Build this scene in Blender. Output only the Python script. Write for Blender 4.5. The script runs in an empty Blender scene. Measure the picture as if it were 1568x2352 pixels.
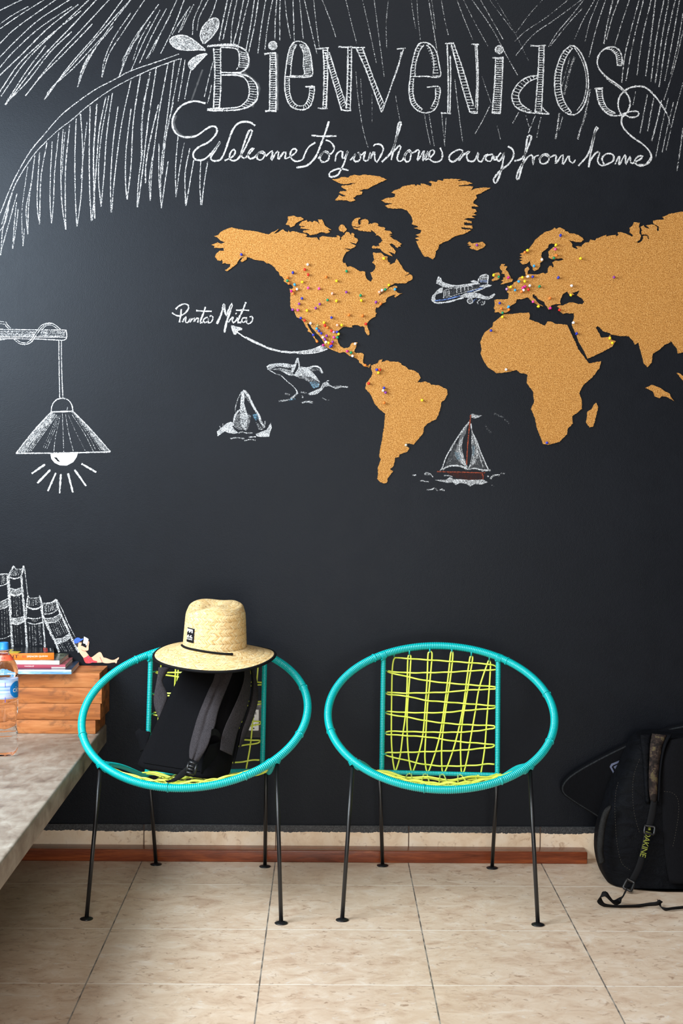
import bpy, bmesh, math, random
from math import sin, cos, pi, radians, sqrt, atan2, hypot
from mathutils import Vector, Matrix
from mathutils.geometry import tessellate_polygon

scene = bpy.context.scene
COL = scene.collection
rnd = random.Random(7)
V = Vector

# ---------------------------------------------------------------- camera
FPX, PITCH, YAW, ROLL = 3430.0, radians(2.191), radians(0.5576), radians(0.4874)
CAM = V((0.0, -5.07, 1.377))
FW = V((sin(YAW) * cos(PITCH), cos(YAW) * cos(PITCH), -sin(PITCH)))
_r = V((cos(YAW), -sin(YAW), 0))
_u = _r.cross(FW)
RT = _r * cos(ROLL) + _u * sin(ROLL)
UP = RT.cross(FW)
cd = bpy.data.cameras.new('camera')
cd.sensor_fit = 'VERTICAL'
cd.sensor_height = 36.0
cd.lens = FPX / 2352.0 * 36.0
cd.clip_start = 0.05
cam = bpy.data.objects.new('camera', cd)
COL.objects.link(cam)
M = Matrix.Identity(4)
for i in range(3):
    M[i][0], M[i][1], M[i][2], M[i][3] = RT[i], UP[i], -FW[i], CAM[i]
cam.matrix_world = M
cd.dof.use_dof = True
cd.dof.focus_distance = 4.85
cd.dof.aperture_fstop = 9.0
scene.camera = cam

# ---------------------------------------------------------------- light
def lin(c):
    return tuple((x / 12.92 if x <= 0.04045 else ((x + 0.055) / 1.055) ** 2.4) for x in c)
def rgb(r, g, b):
    return lin((r / 255.0, g / 255.0, b / 255.0))
scene.view_settings.view_transform = 'Standard'
scene.view_settings.look = 'None'
scene.view_settings.gamma = 1.0
scene.view_settings.use_curve_mapping = False
scene.view_settings.exposure = 0.10
world = bpy.data.worlds.new('world')
scene.world = world
world.use_nodes = True
world.node_tree.nodes['Background'].inputs[0].default_value = (0.80, 0.88, 1.0, 1)
world.node_tree.nodes['Background'].inputs[1].default_value = 0.07

def area(name, loc, target, sx, sy, power, color):
    ld = bpy.data.lights.new(name, 'AREA')
    ld.shape = 'RECTANGLE'
    ld.size, ld.size_y, ld.energy, ld.color = sx, sy, power, color
    o = bpy.data.objects.new(name, ld)
    COL.objects.link(o)
    o.location = loc
    d = (V(target) - V(loc)).normalized()
    o.rotation_euler = d.to_track_quat('-Z', 'Y').to_euler()
    return o
# daylight: a window high in the side wall on the left, with added fill lamps further along that side and high above the camera
area('window_light', (-1.84, -1.75, 2.22), (0.4, -0.75, 0.9), 1.5, 1.3, 130, (0.80, 0.91, 1.0))
area('side_fill_light', (-2.3, -4.6, 2.1), (0.5, -1.6, 0.2), 1.8, 1.8, 72, (1.0, 0.955, 0.90))  # added fill lamp, not a known window: lifts the floor and left sheen
area('overhead_fill_light', (0.2, -5.3, 5.2), (0.0, -0.9, 0.4), 3.0, 1.8, 110, (1.0, 0.95, 0.90))  # added lamp, set high to light the floor with its sheen above view
area('doorway_light', (0.15, -6.7, 1.1), (-0.1, -0.8, 0.2), 1.5, 1.9, 92, (1.0, 0.955, 0.91))

# ---------------------------------------------------------------- helpers
def wp(px, py, Y=0.0):
    """The point at depth Y (wall at 0) that the photograph shows at a pixel."""
    d = FW * FPX + RT * (px - 784.0) - UP * (py - 1176.0)
    t = (Y - CAM.y) / d.y
    return CAM + d * t
def wz(px, py, Z=0.0):
    d = FW * FPX + RT * (px - 784.0) - UP * (py - 1176.0)
    return CAM + d * ((Z - CAM.z) / d.z)

def prop(o, label=None, cat=None, group=None, kind=None):
    if label: o['label'] = label
    if cat: o['category'] = cat
    if group: o['group'] = group
    if kind: o['kind'] = kind
    return o
def empty(name, loc, rz=0.0):
    o = bpy.data.objects.new(name, None)
    COL.objects.link(o)
    o.location = loc
    o.rotation_euler = (0, 0, rz)
    o.empty_display_size = 0.05
    return o
def copy_tree(o, parent=None):
    c = o.copy()
    COL.objects.link(c)
    c.parent = parent
    for ch in list(o.children):
        copy_tree(ch, c)
    return c

class MB:
    """Collects geometry for ONE mesh object."""
    def __init__(self):
        self.v, self.f, self.m = [], [], []
        self.uv = {}
        self.mats = []
        self.cur = 0
    def mat(self, m):
        if m not in self.mats:
            self.mats.append(m)
        self.cur = self.mats.index(m)
        return self
    def add(self, verts, faces, uvs=None):
        b = len(self.v)
        self.v += [tuple(p) for p in verts]
        for fc in faces:
            self.f.append([b + i for i in fc])
            self.m.append(self.cur)
        if uvs:
            for i, u in enumerate(uvs):
                self.uv[b + i] = u
        return self
    def box(self, lo, hi, bevel=0.0, seg=2, rot=None, loc=None):
        bm = bmesh.new()
        bmesh.ops.create_cube(bm, size=1.0)
        lo, hi = V(lo), V(hi)
        for v in bm.verts:
            v.co = V([lo[i] + (v.co[i] + 0.5) * (hi[i] - lo[i]) for i in range(3)])
        if bevel:
            bmesh.ops.bevel(bm, geom=bm.edges[:], offset=bevel, segments=seg, affect='EDGES', profile=0.6)
        bm.verts.index_update()
        vs = [v.co.copy() for v in bm.verts]
        if rot is not None: vs = [rot @ p for p in vs]
        if loc is not None: vs = [p + V(loc) for p in vs]
        fs = [[v.index for v in f.verts] for f in bm.faces]
        bm.free()
        return self.add(vs, fs)
    def tube(self, pts, r, seg=8, closed=False, cap=True, up=None):
        n = len(pts)
        pts = [V(p) for p in pts]
        rr = r if callable(r) else (lambda i, s: r)
        T = []
        for i in range(n):
            a = pts[(i - 1) % n] if (closed or i) else pts[0]
            b = pts[(i + 1) % n] if (closed or i < n - 1) else pts[-1]
            T.append((b - a).normalized() if (b - a).length > 1e-9 else V((0, 0, 1)))
        ref = V(up) if up else (V((0, 0, 1)) if abs(T[0].z) < 0.9 else V((1, 0, 0)))
        nrm = (ref - T[0] * ref.dot(T[0])).normalized()
        vs, s = [], 0.0
        for i in range(n):
            if i:
                s += (pts[i] - pts[i - 1]).length
                nrm = nrm - T[i] * nrm.dot(T[i])
                nrm.normalize()
            bn = T[i].cross(nrm)
            R = rr(i, s)
            for k in range(seg):
                a = 2 * pi * k / seg
                vs.append(pts[i] + nrm * (R * cos(a)) + bn * (R * sin(a)))
        fs = []
        for i in range(n if closed else n - 1):
            j = (i + 1) % n
            for k in range(seg):
                k2 = (k + 1) % seg
                fs.append((i * seg + k, i * seg + k2, j * seg + k2, j * seg + k))
        if cap and not closed:
            fs.append(tuple(range(seg - 1, -1, -1)))
            fs.append(tuple((n - 1) * seg + k for k in range(seg)))
        return self.add(vs, fs)
    def lathe(self, prof, seg=32, center=(0, 0, 0), close=True):
        vs, fs, uvs = [], [], []
        n = len(prof)
        for i, (r, z) in enumerate(prof):
            for k in range(seg):
                a = 2 * pi * k / seg
                vs.append(V(center) + V((r * cos(a), r * sin(a), z)))
        for i in range(n - 1):
            for k in range(seg):
                k2 = (k + 1) % seg
                fs.append((i * seg + k, i * seg + k2, (i + 1) * seg + k2, (i + 1) * seg + k))
        if close:
            fs.append(tuple(range(seg - 1, -1, -1)))
            fs.append(tuple((n - 1) * seg + k for k in range(seg)))
        return self.add(vs, fs)
    def sphere(self, c, r, su=10, sv=7, scale=(1, 1, 1), rot=None):
        vs, fs = [], []
        for j in range(1, sv):
            ph = pi * j / sv
            for i in range(su):
                th = 2 * pi * i / su
                p = V((r * sin(ph) * cos(th) * scale[0], r * sin(ph) * sin(th) * scale[1], r * cos(ph) * scale[2]))
                vs.append(p)
        vs.append(V((0, 0, r * scale[2])))
        vs.append(V((0, 0, -r * scale[2])))
        if rot is not None: vs = [rot @ p for p in vs]
        vs = [p + V(c) for p in vs]
        nt, nb = len(vs) - 2, len(vs) - 1
        for j in range(sv - 2):
            for i in range(su):
                i2 = (i + 1) % su
                fs.append((j * su + i, (j + 1) * su + i, (j + 1) * su + i2, j * su + i2))
        for i in range(su):
            i2 = (i + 1) % su
            fs.append((nt, i, i2))
            fs.append((nb, (sv - 2) * su + i2, (sv - 2) * su + i))
        return self.add(vs, fs)
    def grid(self, rows, closed=False, uvs=None):
        """rows: list of equally long lists of points."""
        n, m = len(rows), len(rows[0])
        vs = [p for r in rows for p in r]
        fs = []
        for i in range(n - 1):
            for k in range(m if closed else m - 1):
                k2 = (k + 1) % m
                fs.append((i * m + k, i * m + k2, (i + 1) * m + k2, (i + 1) * m + k))
        return self.add(vs, fs, [u for r in uvs for u in r] if uvs else None)
    def build(self, name, mat=None, parent=None, smooth=True, angle=None, recalc=True, loc=None):
        me = bpy.data.meshes.new(name)
        me.from_pydata(self.v, [], self.f)
        ms = self.mats if self.mats else [mat]
        for m in ms:
            me.materials.append(m)
        if self.mats:
            for p, k in zip(me.polygons, self.m):
                p.material_index = k
        if self.uv:
            ul = me.uv_layers.new(name='UVMap')
            for lp in me.loops:
                ul.data[lp.index].uv = self.uv.get(lp.vertex_index, (0, 0))
        if recalc:
            bm = bmesh.new()
            bm.from_mesh(me)
            bmesh.ops.recalc_face_normals(bm, faces=bm.faces)
            bm.to_mesh(me)
            bm.free()
        if smooth:
            for p in me.polygons:
                p.use_smooth = True
            if angle is not None:
                me.set_sharp_from_angle(angle=radians(angle))
        me.update()
        o = bpy.data.objects.new(name, me)
        COL.objects.link(o)
        if parent is not None:
            o.parent = parent
        if loc is not None:
            o.location = loc
        return o

def catmull(pts, n=6, closed=False):
    pts = [V(p) for p in pts]
    if len(pts) < 3 and not closed:
        return pts
    out = []
    N = len(pts)
    rng = range(N if closed else N - 1)
    for i in rng:
        p0 = pts[(i - 1) % N] if (closed or i > 0) else pts[0] * 2 - pts[1]
        p1, p2 = pts[i], pts[(i + 1) % N]
        p3 = pts[(i + 2) % N] if (closed or i + 2 < N) else pts[-1] * 2 - pts[-2]
        for k in range(n):
            t = k / n
            out.append(0.5 * ((2 * p1) + (p2 - p0) * t + (2 * p0 - 5 * p1 + 4 * p2 - p3) * t * t + (3 * p1 - p0 - 3 * p2 + p3) * t ** 3))
    if not closed:
        out.append(pts[-1])
    return out
def resample(pts, step, closed=False):
    pts = [V(p) for p in pts]
    if closed:
        pts = pts + [pts[0]]
    L = [0.0]
    for a, b in zip(pts, pts[1:]):
        L.append(L[-1] + (b - a).length)
    n = max(2, int(round(L[-1] / step)))
    out, j = [], 0
    for i in range(n if closed else n + 1):
        s = L[-1] * i / n
        while j < len(L) - 2 and L[j + 1] < s:
            j += 1
        d = L[j + 1] - L[j]
        out.append(pts[j].lerp(pts[j + 1], (s - L[j]) / d if d > 1e-12 else 0))
    return out

def filled(polys, depth, dims, bevel=0.0):
    """Fill 2-D outlines and extrude them: mesh with x, y as given and depth along z. Returns (verts, faces)."""
    cu = bpy.data.curves.new('outline', 'CURVE')
    cu.dimensions = '2D'
    cu.fill_mode = 'BOTH'
    cu.extrude = depth / 2
    cu.bevel_depth = bevel
    cu.bevel_resolution = 1
    for pl in polys:
        sp = cu.splines.new('POLY')
        sp.points.add(len(pl) - 1)
        for q, p in zip(sp.points, pl):
            q.co = (p[0], p[1], 0, 1)
        sp.use_cyclic_u = True
    o = bpy.data.objects.new('outline', cu)
    COL.objects.link(o)
    dg = bpy.context.evaluated_depsgraph_get()
    me = bpy.data.meshes.new_from_object(o.evaluated_get(dg))
    vs = [v.co.copy() for v in me.vertices]
    fs = [tuple(p.vertices) for p in me.polygons]
    bpy.data.objects.remove(o)
    bpy.data.curves.remove(cu)
    bpy.data.meshes.remove(me)
    return vs, fs
def lettering(txt, size, depth=0.0002, spacing=1.0, shear=0.0, align='CENTER'):
    cu = bpy.data.curves.new('lettering', 'FONT')
    cu.body = txt
    cu.size = size
    cu.extrude = depth
    cu.space_character = spacing
    cu.shear = shear
    cu.align_x = align
    cu.align_y = 'CENTER'
    cu.resolution_u = 3
    o = bpy.data.objects.new('lettering', cu)
    COL.objects.link(o)
    dg = bpy.context.evaluated_depsgraph_get()
    me = bpy.data.meshes.new_from_object(o.evaluated_get(dg))
    vs = [v.co.copy() for v in me.vertices]
    fs = [tuple(p.vertices) for p in me.polygons]
    bpy.data.objects.remove(o)
    bpy.data.curves.remove(cu)
    bpy.data.meshes.remove(me)
    return vs, fs

# ---------------------------------------------------------------- materials
class NT:
    def __init__(self, name):
        self.m = bpy.data.materials.new(name)
        self.m.use_nodes = True
        self.t = self.m.node_tree
        self.p = self.t.nodes['Principled BSDF']
    def n(self, typ, **kw):
        nd = self.t.nodes.new(typ)
        for k, v in kw.items():
            setattr(nd, k, v)
        return nd
    def L(self, a, b):
        self.t.links.new(a, b)
    def val(self, x, sock):
        if isinstance(x, (int, float)):
            sock.default_value = x
        else:
            self.L(x, sock)
    def math(self, op, a, b=0.0, c=0.0, clamp=False):
        nd = self.n('ShaderNodeMath', operation=op)
        nd.use_clamp = clamp
        self.val(a, nd.inputs[0]); self.val(b, nd.inputs[1]); self.val(c, nd.inputs[2])
        return nd.outputs[0]
    def coord(self, which='Object', scale=(1, 1, 1), loc=(0, 0, 0), rot=(0, 0, 0)):
        tc = self.n('ShaderNodeTexCoord')
        mp = self.n('ShaderNodeMapping')
        mp.inputs['Scale'].default_value = scale
        mp.inputs['Location'].default_value = loc
        mp.inputs['Rotation'].default_value = rot
        self.L(tc.outputs[which], mp.inputs[0])
        return mp.outputs[0]
    def noise(self, vec, scale, detail=3, rough=0.55, dist=0.0):
        nd = self.n('ShaderNodeTexNoise')
        self.L(vec, nd.inputs['Vector'])
        nd.inputs['Scale'].default_value = scale
        nd.inputs['Detail'].default_value = detail
        nd.inputs['Roughness'].default_value = rough
        nd.inputs['Distortion'].default_value = dist
        return nd.outputs[0]
    def ramp(self, fac, stops, interp='LINEAR'):
        nd = self.n('ShaderNodeValToRGB')
        nd.color_ramp.interpolation = interp
        el = nd.color_ramp.elements
        while len(el) < len(stops):
            el.new(0.5)
        for e, (p, c) in zip(el, stops):
            e.position = p
            e.color = tuple(c) + (1,) if len(c) == 3 else c
        self.L(fac, nd.inputs[0])
        return nd.outputs[0]
    def mix(self, fac, a, b, mode='MIX'):
        nd = self.n('ShaderNodeMix', data_type='RGBA', blend_type=mode)
        self.val(fac, nd.inputs[0])
        for x, s in ((a, nd.inputs[6]), (b, nd.inputs[7])):
            if isinstance(x, tuple):
                s.default_value = x + (1,) if len(x) == 3 else x
            else:
                self.L(x, s)
        return nd.outputs[2]
    def bump(self, h, strength=0.3, dist=0.001):
        nd = self.n('ShaderNodeBump')
        nd.inputs['Strength'].default_value = strength
        nd.inputs['Distance'].default_value = dist
        self.L(h, nd.inputs['Height'])
        self.L(nd.outputs[0], self.p.inputs['Normal'])
        return nd.outputs[0]
    def set(self, color=None, rough=None, spec=None, metal=None, **kw):
        if color is not None:
            if isinstance(color, tuple): self.p.inputs['Base Color'].default_value = color + (1,)
            else: self.L(color, self.p.inputs['Base Color'])
        if rough is not None: self.val(rough, self.p.inputs['Roughness'])
        if spec is not None: self.p.inputs['Specular IOR Level'].default_value = spec
        if metal is not None: self.p.inputs['Metallic'].default_value = metal
        for k, v in kw.items():
            self.p.inputs[k.replace('_', ' ')].default_value = v
        return self
def plain(name, c, rough=0.5, spec=0.5, noise=0.0, nscale=60, bump=0.0, bscale=400):
    m = NT(name)
    if noise:
        f = m.noise(m.coord(), nscale, 3)
        a = tuple(max(0, x * (1 - noise)) for x in c)
        b = tuple(min(1, x * (1 + noise)) for x in c)
        m.set(m.ramp(f, [(0.3, a), (0.7, b)]), rough, spec)
    else:
        m.set(c, rough, spec)
    if bump:
        m.bump(m.noise(m.coord(), bscale, 2), bump, 0.0006)
    return m.m

def mat_wall():
    m = NT('black_wall_paint')
    co = m.coord()
    big = m.noise(co, 2.2, 4, 0.6)
    mid = m.noise(co, 14, 4, 0.6)
    f = m.math('ADD', m.math('MULTIPLY', big, 0.6), m.math('MULTIPLY', mid, 0.4))
    c = m.ramp(f, [(0.35, (0.0040, 0.0045, 0.0066)), (0.68, (0.0060, 0.0067, 0.0096))])
    m.set(c, m.math('ADD', 0.35, m.math('MULTIPLY', mid, 0.12)), 0.18)
    m.p.inputs['Specular Tint'].default_value = (0.80, 0.90, 1.0, 1)
    h = m.math('ADD', m.noise(co, 300, 2, 0.5), m.math('MULTIPLY', m.noise(co, 90, 2), 0.6))
    m.bump(h, 0.28, 0.0012)
    return m.m
def mat_floor(x0, y0, W):
    m = NT('travertine_floor_tile')
    tc = m.n('ShaderNodeTexCoord')
    sp = m.n('ShaderNodeSeparateXYZ')
    m.L(tc.outputs['Object'], sp.inputs[0])
    u = m.math('DIVIDE', m.math('SUBTRACT', sp.outputs[0], x0), W)
    v = m.math('DIVIDE', m.math('SUBTRACT', sp.outputs[1], y0), W)
    iu, iv = m.math('FLOOR', u), m.math('FLOOR', v)
    fu, fv = m.math('SUBTRACT', u, iu), m.math('SUBTRACT', v, iv)
    cb = m.n('ShaderNodeCombineXYZ')
    m.L(m.math('ADD', m.math('MULTIPLY', iu, 7.3), m.math('MULTIPLY', sp.outputs[0], 1.0)), cb.inputs[0])
    m.L(m.math('ADD', m.math('MULTIPLY', iv, 3.1), m.math('MULTIPLY', sp.outputs[1], 1.3)), cb.inputs[1])
    m.L(m.math('ADD', m.math('MULTIPLY', iu, 1.7), m.math('MULTIPLY', iv, 5.9)), cb.inputs[2])
    a = m.noise(cb.outputs[0], 12, 7, 0.66, 0.7)
    b = m.noise(cb.outputs[0], 34, 5, 0.66, 1.0)
    d = m.noise(cb.outputs[0], 3.5, 3, 0.5)
    col = m.ramp(a, [(0.30, rgb(190, 160, 135)), (0.44, rgb(213, 188, 162)), (0.58, rgb(223, 202, 178)), (0.74, rgb(234, 221, 205))])
    pit = m.ramp(b, [(0.31, (0, 0, 0)), (0.42, (1, 1, 1))])
    col = m.mix(m.math('MULTIPLY', m.math('SUBTRACT', 1.0, pit), 0.75), col, rgb(142, 108, 84))
    vein = m.ramp(b, [(0.60, (0, 0, 0)), (0.68, (1, 1, 1))])
    col = m.mix(m.math('MULTIPLY', vein, 0.5), col, rgb(226, 222, 214))
    col = m.mix(m.math('MULTIPLY', d, 0.25), col, rgb(200, 168, 142))
    # joints: dark grout along the depth, thin pale arris across
    du = m.math('MULTIPLY', m.math('MINIMUM', fu, m.math('SUBTRACT', 1.0, fu)), W)
    dv = m.math('MULTIPLY', m.math('MINIMUM', fv, m.math('SUBTRACT', 1.0, fv)), W)
    ju = m.math('LESS_THAN', du, 0.0019)
    jv = m.math('LESS_THAN', dv, 0.0019)
    gn = m.noise(m.coord(), 22, 3)
    grout = m.ramp(gn, [(0.40, rgb(92, 84, 78)), (0.62, rgb(160, 150, 138))])
    lip = m.ramp(gn, [(0.30, rgb(168, 148, 130)), (0.40, rgb(244, 234, 220))])
    col = m.mix(jv, col, lip)
    col = m.mix(ju, col, grout)
    m.set(col, m.math('ADD', 0.30, m.math('MULTIPLY', a, 0.16)), 0.42)
    j = m.math('MAXIMUM', ju, m.math('MULTIPLY', jv, 0.4))
    h = m.math('SUBTRACT', m.math('MULTIPLY', b, 0.15), j)
    m.bump(h, 0.35, 0.0015)
    return m.m
def mat_cork():
    m = NT('cork')
    co = m.coord()
    a = m.noise(co, 330, 2, 0.6)
    b = m.noise(co, 150, 3, 0.6)
    base = m.ramp(a, [(0.28, rgb(88, 54, 22)), (0.40, rgb(156, 105, 48)), (0.54, rgb(182, 130, 66)), (0.70, rgb(218, 172, 108))])
    col = m.mix(m.math('MULTIPLY', b, 0.30), base, rgb(174, 119, 56))
    m.set(col, 0.85, 0.2)
    m.bump(a, 0.5, 0.0012)
    return m.m
def mat_wood(name, c0, c1, c2, scale=1.0, axis=0, rough=0.5, dark=None):
    m = NT(name)
    sc = [9 * scale, 9 * scale, 9 * scale]
    sc[axis] = 0.8 * scale
    oi = m.n('ShaderNodeObjectInfo')
    co = m.coord('Object', tuple(sc))
    ad = m.n('ShaderNodeVectorMath', operation='ADD')
    m.L(co, ad.inputs[0])
    cb = m.n('ShaderNodeCombineXYZ')
    for k in range(3):
        m.L(m.math('MULTIPLY', oi.outputs['Random'], 17.0 + k * 9), cb.inputs[k])
    m.L(cb.outputs[0], ad.inputs[1])
    a = m.noise(ad.outputs[0], 2.2, 6, 0.62, 1.4)
    g = m.noise(ad.outputs[0], 16, 3, 0.6, 0.3)
    f = m.math('ADD', m.math('MULTIPLY', a, 0.72), m.math('MULTIPLY', g, 0.28))
    col = m.ramp(f, [(0.30, c0), (0.50, c1), (0.70, c2)])
    if dark:
        s = m.noise(m.coord('Object', (5, 5, 9)), 3.0, 4, 0.6, 0.5)
        col = m.mix(m.ramp(s, [(0.54, (0, 0, 0)), (0.70, (0.8, 0.8, 0.8))]), col, dark)
    m.set(col, rough, 0.4)
    m.bump(g, 0.15, 0.001)
    return m.m
def mat_concrete():
    m = NT('polished_concrete')
    co = m.coord()
    a = m.noise(co, 7.5, 7, 0.66, 0.5)
    b = m.noise(m.coord('Object', (1, 0.35, 1)), 30, 5, 0.65, 0.6)
    f = m.math('ADD', m.math('MULTIPLY', a, 0.55), m.math('MULTIPLY', b, 0.45))
    col = m.ramp(f, [(0.32, rgb(92, 80, 70)), (0.46, rgb(138, 125, 111)), (0.58, rgb(164, 154, 140)), (0.72, rgb(186, 180, 170))])
    m.set(col, m.math('ADD', 0.28, m.math('MULTIPLY', b, 0.25)), 0.5)
    m.bump(m.noise(co, 60, 4), 0.2, 0.002)
    return m.m
def mat_fabric(name, c, rough=0.9, var=0.25, scale=420, bump=0.4):
    m = NT(name)
    co = m.coord('Object', (1, 1, 1.0))
    a = m.noise(co, scale, 2, 0.5)
    b = m.noise(m.coord('Object', (3.0, 1, 0.5)), scale * 0.5, 2)
    f = m.math('ADD', m.math('MULTIPLY', a, 0.5), m.math('MULTIPLY', b, 0.5))
    m.set(m.ramp(f, [(0.36, tuple(x * (1 - var) for x in c)), (0.64, tuple(x * (1 + var) for x in c))]), rough, 0.12)
    m.bump(f, bump, 0.0008)
    return m.m
def mat_chalk():
    m = NT('chalk')
    d = m.n('ShaderNodeAttribute', attribute_name='chalk')
    t = m.n('ShaderNodeAttribute', attribute_name='tint')
    sp = m.n('ShaderNodeSeparateColor')
    m.L(d.outputs['Color'], sp.inputs[0])
    tc = m.n('ShaderNodeTexCoord')
    su = m.n('ShaderNodeSeparateXYZ')
    m.L(tc.outputs['UV'], su.inputs[0])
    co = m.coord()
    a = m.noise(co, 520, 2, 0.62)
    low = m.noise(co, 60, 2, 0.5)
    v2 = m.math('POWER', su.outputs[1], 2.0)
    thr = m.math('ADD', m.math('SUBTRACT', 0.70, m.math('MULTIPLY', sp.outputs[0], 0.33)), m.math('MULTIPLY', v2, 0.10))
    g = m.math('ADD', a, m.math('MULTIPLY', m.math('SUBTRACT', low, 0.5), 0.22))
    grain = m.math('ADD', m.math('MULTIPLY', m.math('SUBTRACT', g, thr), 8.0), 0.5, clamp=True)
    haze = m.math('MULTIPLY', sp.outputs[1], m.math('MULTIPLY', m.math('SUBTRACT', 1.0, v2, clamp=True), m.math('ADD', low, 0.35)), clamp=True)
    al = m.math('MAXIMUM', m.math('MULTIPLY', grain, m.math('GREATER_THAN', sp.outputs[0], 0.01)), haze)
    m.set(t.outputs['Color'], 0.95, 0.1)
    m.L(al, m.p.inputs['Alpha'])
    return m.m

MT = {}
MT['wall'] = mat_wall()
MT['cork'] = mat_cork()
MT['chalk'] = mat_chalk()
MT['concrete'] = mat_concrete()
MT['block'] = mat_wood('cedar_block', rgb(128, 70, 32), rgb(178, 106, 54), rgb(206, 140, 86), 1.0, 0, 0.55, rgb(96, 62, 40))
MT['plank'] = mat_wood('varnished_hardwood', rgb(70, 32, 18), rgb(116, 56, 32), rgb(156, 82, 42), 1.3, 0, 0.22)
def mat_cord(name, c):
    m = NT(name)
    m.set(c, 0.22, 0.55)
    m.p.inputs['Coat Weight'].default_value = 0.12
    m.p.inputs['Coat Roughness'].default_value = 0.12
    return m.m
MT['teal'] = mat_cord('teal_plastic_cord', rgb(0, 174, 174))
MT['lime'] = mat_cord('lime_plastic_cord', rgb(220, 233, 88))
MT['leg'] = plain('black_painted_steel', (0.008, 0.008, 0.009), 0.32, 0.5)
MT['black'] = mat_fabric('black_canvas', (0.0032, 0.0032, 0.0042), 0.92, 0.3)
MT['black2'] = mat_fabric('black_nylon', (0.0024, 0.0027, 0.0040), 0.8, 0.3, 300)
MT['grey'] = mat_fabric('grey_melange_fabric', (0.038, 0.0335, 0.0365), 0.95, 0.45, 520, 0.6)
MT['web'] = mat_fabric('black_webbing', (0.007, 0.007, 0.008), 0.75, 0.3, 700)
MT['plastic'] = plain('black_plastic', (0.008, 0.008, 0.009), 0.35)
# ================================================================ setting
TW = 0.45
TX0, TY1 = -0.4468 * 1.377, 3.76399 * 1.377 - TW - 5.07
fl = MB().box((-3.2, -6.8, -0.05), (2.6, 0.06, 0.0)).build('floor', mat_floor(TX0, TY1, TW), smooth=False)
prop(fl, 'beige travertine tile floor with dark grout joints', 'floor', kind='structure')
wl = MB().box((-3.2, 0.0, 0.0), (2.6, 0.12, 2.95)).build('wall_back', MT['wall'], smooth=False)
prop(wl, 'matt black chalkboard wall covered with chalk drawings', 'wall', kind='structure')
# tiled plinth along the foot of the wall, its upper edge painted over
ztop = wp(700, 1894).z
zpaint = wp(700, 1909).z
def mat_plinth():
    m = NT('cream_skirting_tile')
    co = m.coord()
    a = m.noise(co, 11, 6, 0.65, 0.6)
    b = m.noise(co, 45, 4, 0.6, 0.6)
    col = m.ramp(a, [(0.32, rgb(224, 196, 164)), (0.5, rgb(238, 216, 188)), (0.7, rgb(244, 228, 206))])
    col = m.mix(m.ramp(b, [(0.30, (0.6, 0.6, 0.6)), (0.42, (0, 0, 0))]), col, rgb(178, 140, 106))
    tc = m.n('ShaderNodeTexCoord')
    sp = m.n('ShaderNodeSeparateXYZ')
    m.L(tc.outputs['Object'], sp.inputs[0])
    e = m.math('ADD', m.noise(m.coord('Object', (1, 1, 0.3)), 70, 5, 0.75), m.math('MULTIPLY', m.noise(co, 9, 2), 0.8))
    lim = m.math('ADD', zpaint - 0.013, m.math('MULTIPLY', e, 0.0140))
    f = m.math('GREATER_THAN', sp.outputs[2], lim)
    pn = m.ramp(m.noise(co, 260, 2), [(0.45, (0.020, 0.022, 0.026)), (0.72, (0.075, 0.080, 0.084))])
    m.set(m.mix(f, col, pn), 0.45, 0.4)
    m.bump(b, 0.15, 0.001)
    return m.m
mp = mat_plinth()
jx = [wp(x, 1930).x for x in (331, 633.5, 938, 1239.5)]
step = (jx[3] - jx[0]) / 3
xs = [jx[0] - step * k for k in range(8, 0, -1)] + jx + [jx[3] + step * k for k in range(1, 5)]
bb = MB()
for a, b in zip(xs, xs[1:]):
    bb.box((max(a, -3.2) + 0.0016, -0.010, 0.0), (b - 0.0016, 0.0, ztop), 0.0012, 1)
prop(bb.build('baseboard_back', mp, smooth=False), 'cream tile skirting with black paint lapping over its top edge', 'baseboard', kind='structure')
gb = MB().box((-3.2, -0.0065, 0.0), (2.6, 0.0, ztop - 0.002)).build('skirting_grout', plain('grey_grout', rgb(92, 76, 68), 0.9), bb and bpy.data.objects['baseboard_back'], smooth=False)

# loose varnished board on the floor along the wall
pk0 = wz(1348, 1984)
pk = MB().box((-1.9, -0.0745, 0.0), (pk0.x, -0.0105, 0.0415), 0.005, 3)
prop(pk.build('wooden_board', MT['plank'], angle=35), 'long reddish brown varnished board lying on the floor against the tile skirting', 'board')

# concrete counter along the left
A = wp(244.5, 1663)
B = wz(39, 1931, A.z)
dirv = (V((B.x, B.y, 0)) - V((A.x, A.y, 0)))
dirv = dirv / abs(dirv.y)
far = V((A.x, 0, 0)) + dirv * 2.9
zt, zb = A.z, wp(247, 1707).z
cs = []
for z0, z1 in ((zb, zt),):
    pass
cm = bmesh.new()
pts = [(-1.92, -0.0005), (A.x, -0.0005), (far.x, far.y), (-1.92, far.y)]
vb = [cm.verts.new((x, y, zb)) for x, y in pts]
vt = [cm.verts.new((x, y, zt)) for x, y in pts]
cm.faces.new(vt); cm.faces.new(vb[::-1])
for i in range(4):
    j = (i + 1) % 4
    cm.faces.new((vb[i], vb[j], vt[j], vt[i]))
bmesh.ops.recalc_face_normals(cm, faces=cm.faces)
ed = [e for e in cm.edges if not all(abs(v.co.y + 0.0005) < 1e-6 for v in e.verts)]
bmesh.ops.bevel(cm, geom=ed, offset=0.007, segments=3, affect='EDGES', profile=0.6)
bmesh.ops.subdivide_edges(cm, edges=[e for e in cm.edges if e.calc_length() > 0.5], cuts=40)
cme = bpy.data.meshes.new('concrete_counter')
cm.to_mesh(cme); cm.free()
cme.materials.append(MT['concrete'])
for p in cme.polygons: p.use_smooth = True
cme.set_sharp_from_angle(angle=radians(40))
cc = bpy.data.objects.new('concrete_counter', cme)
COL.objects.link(cc)
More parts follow.
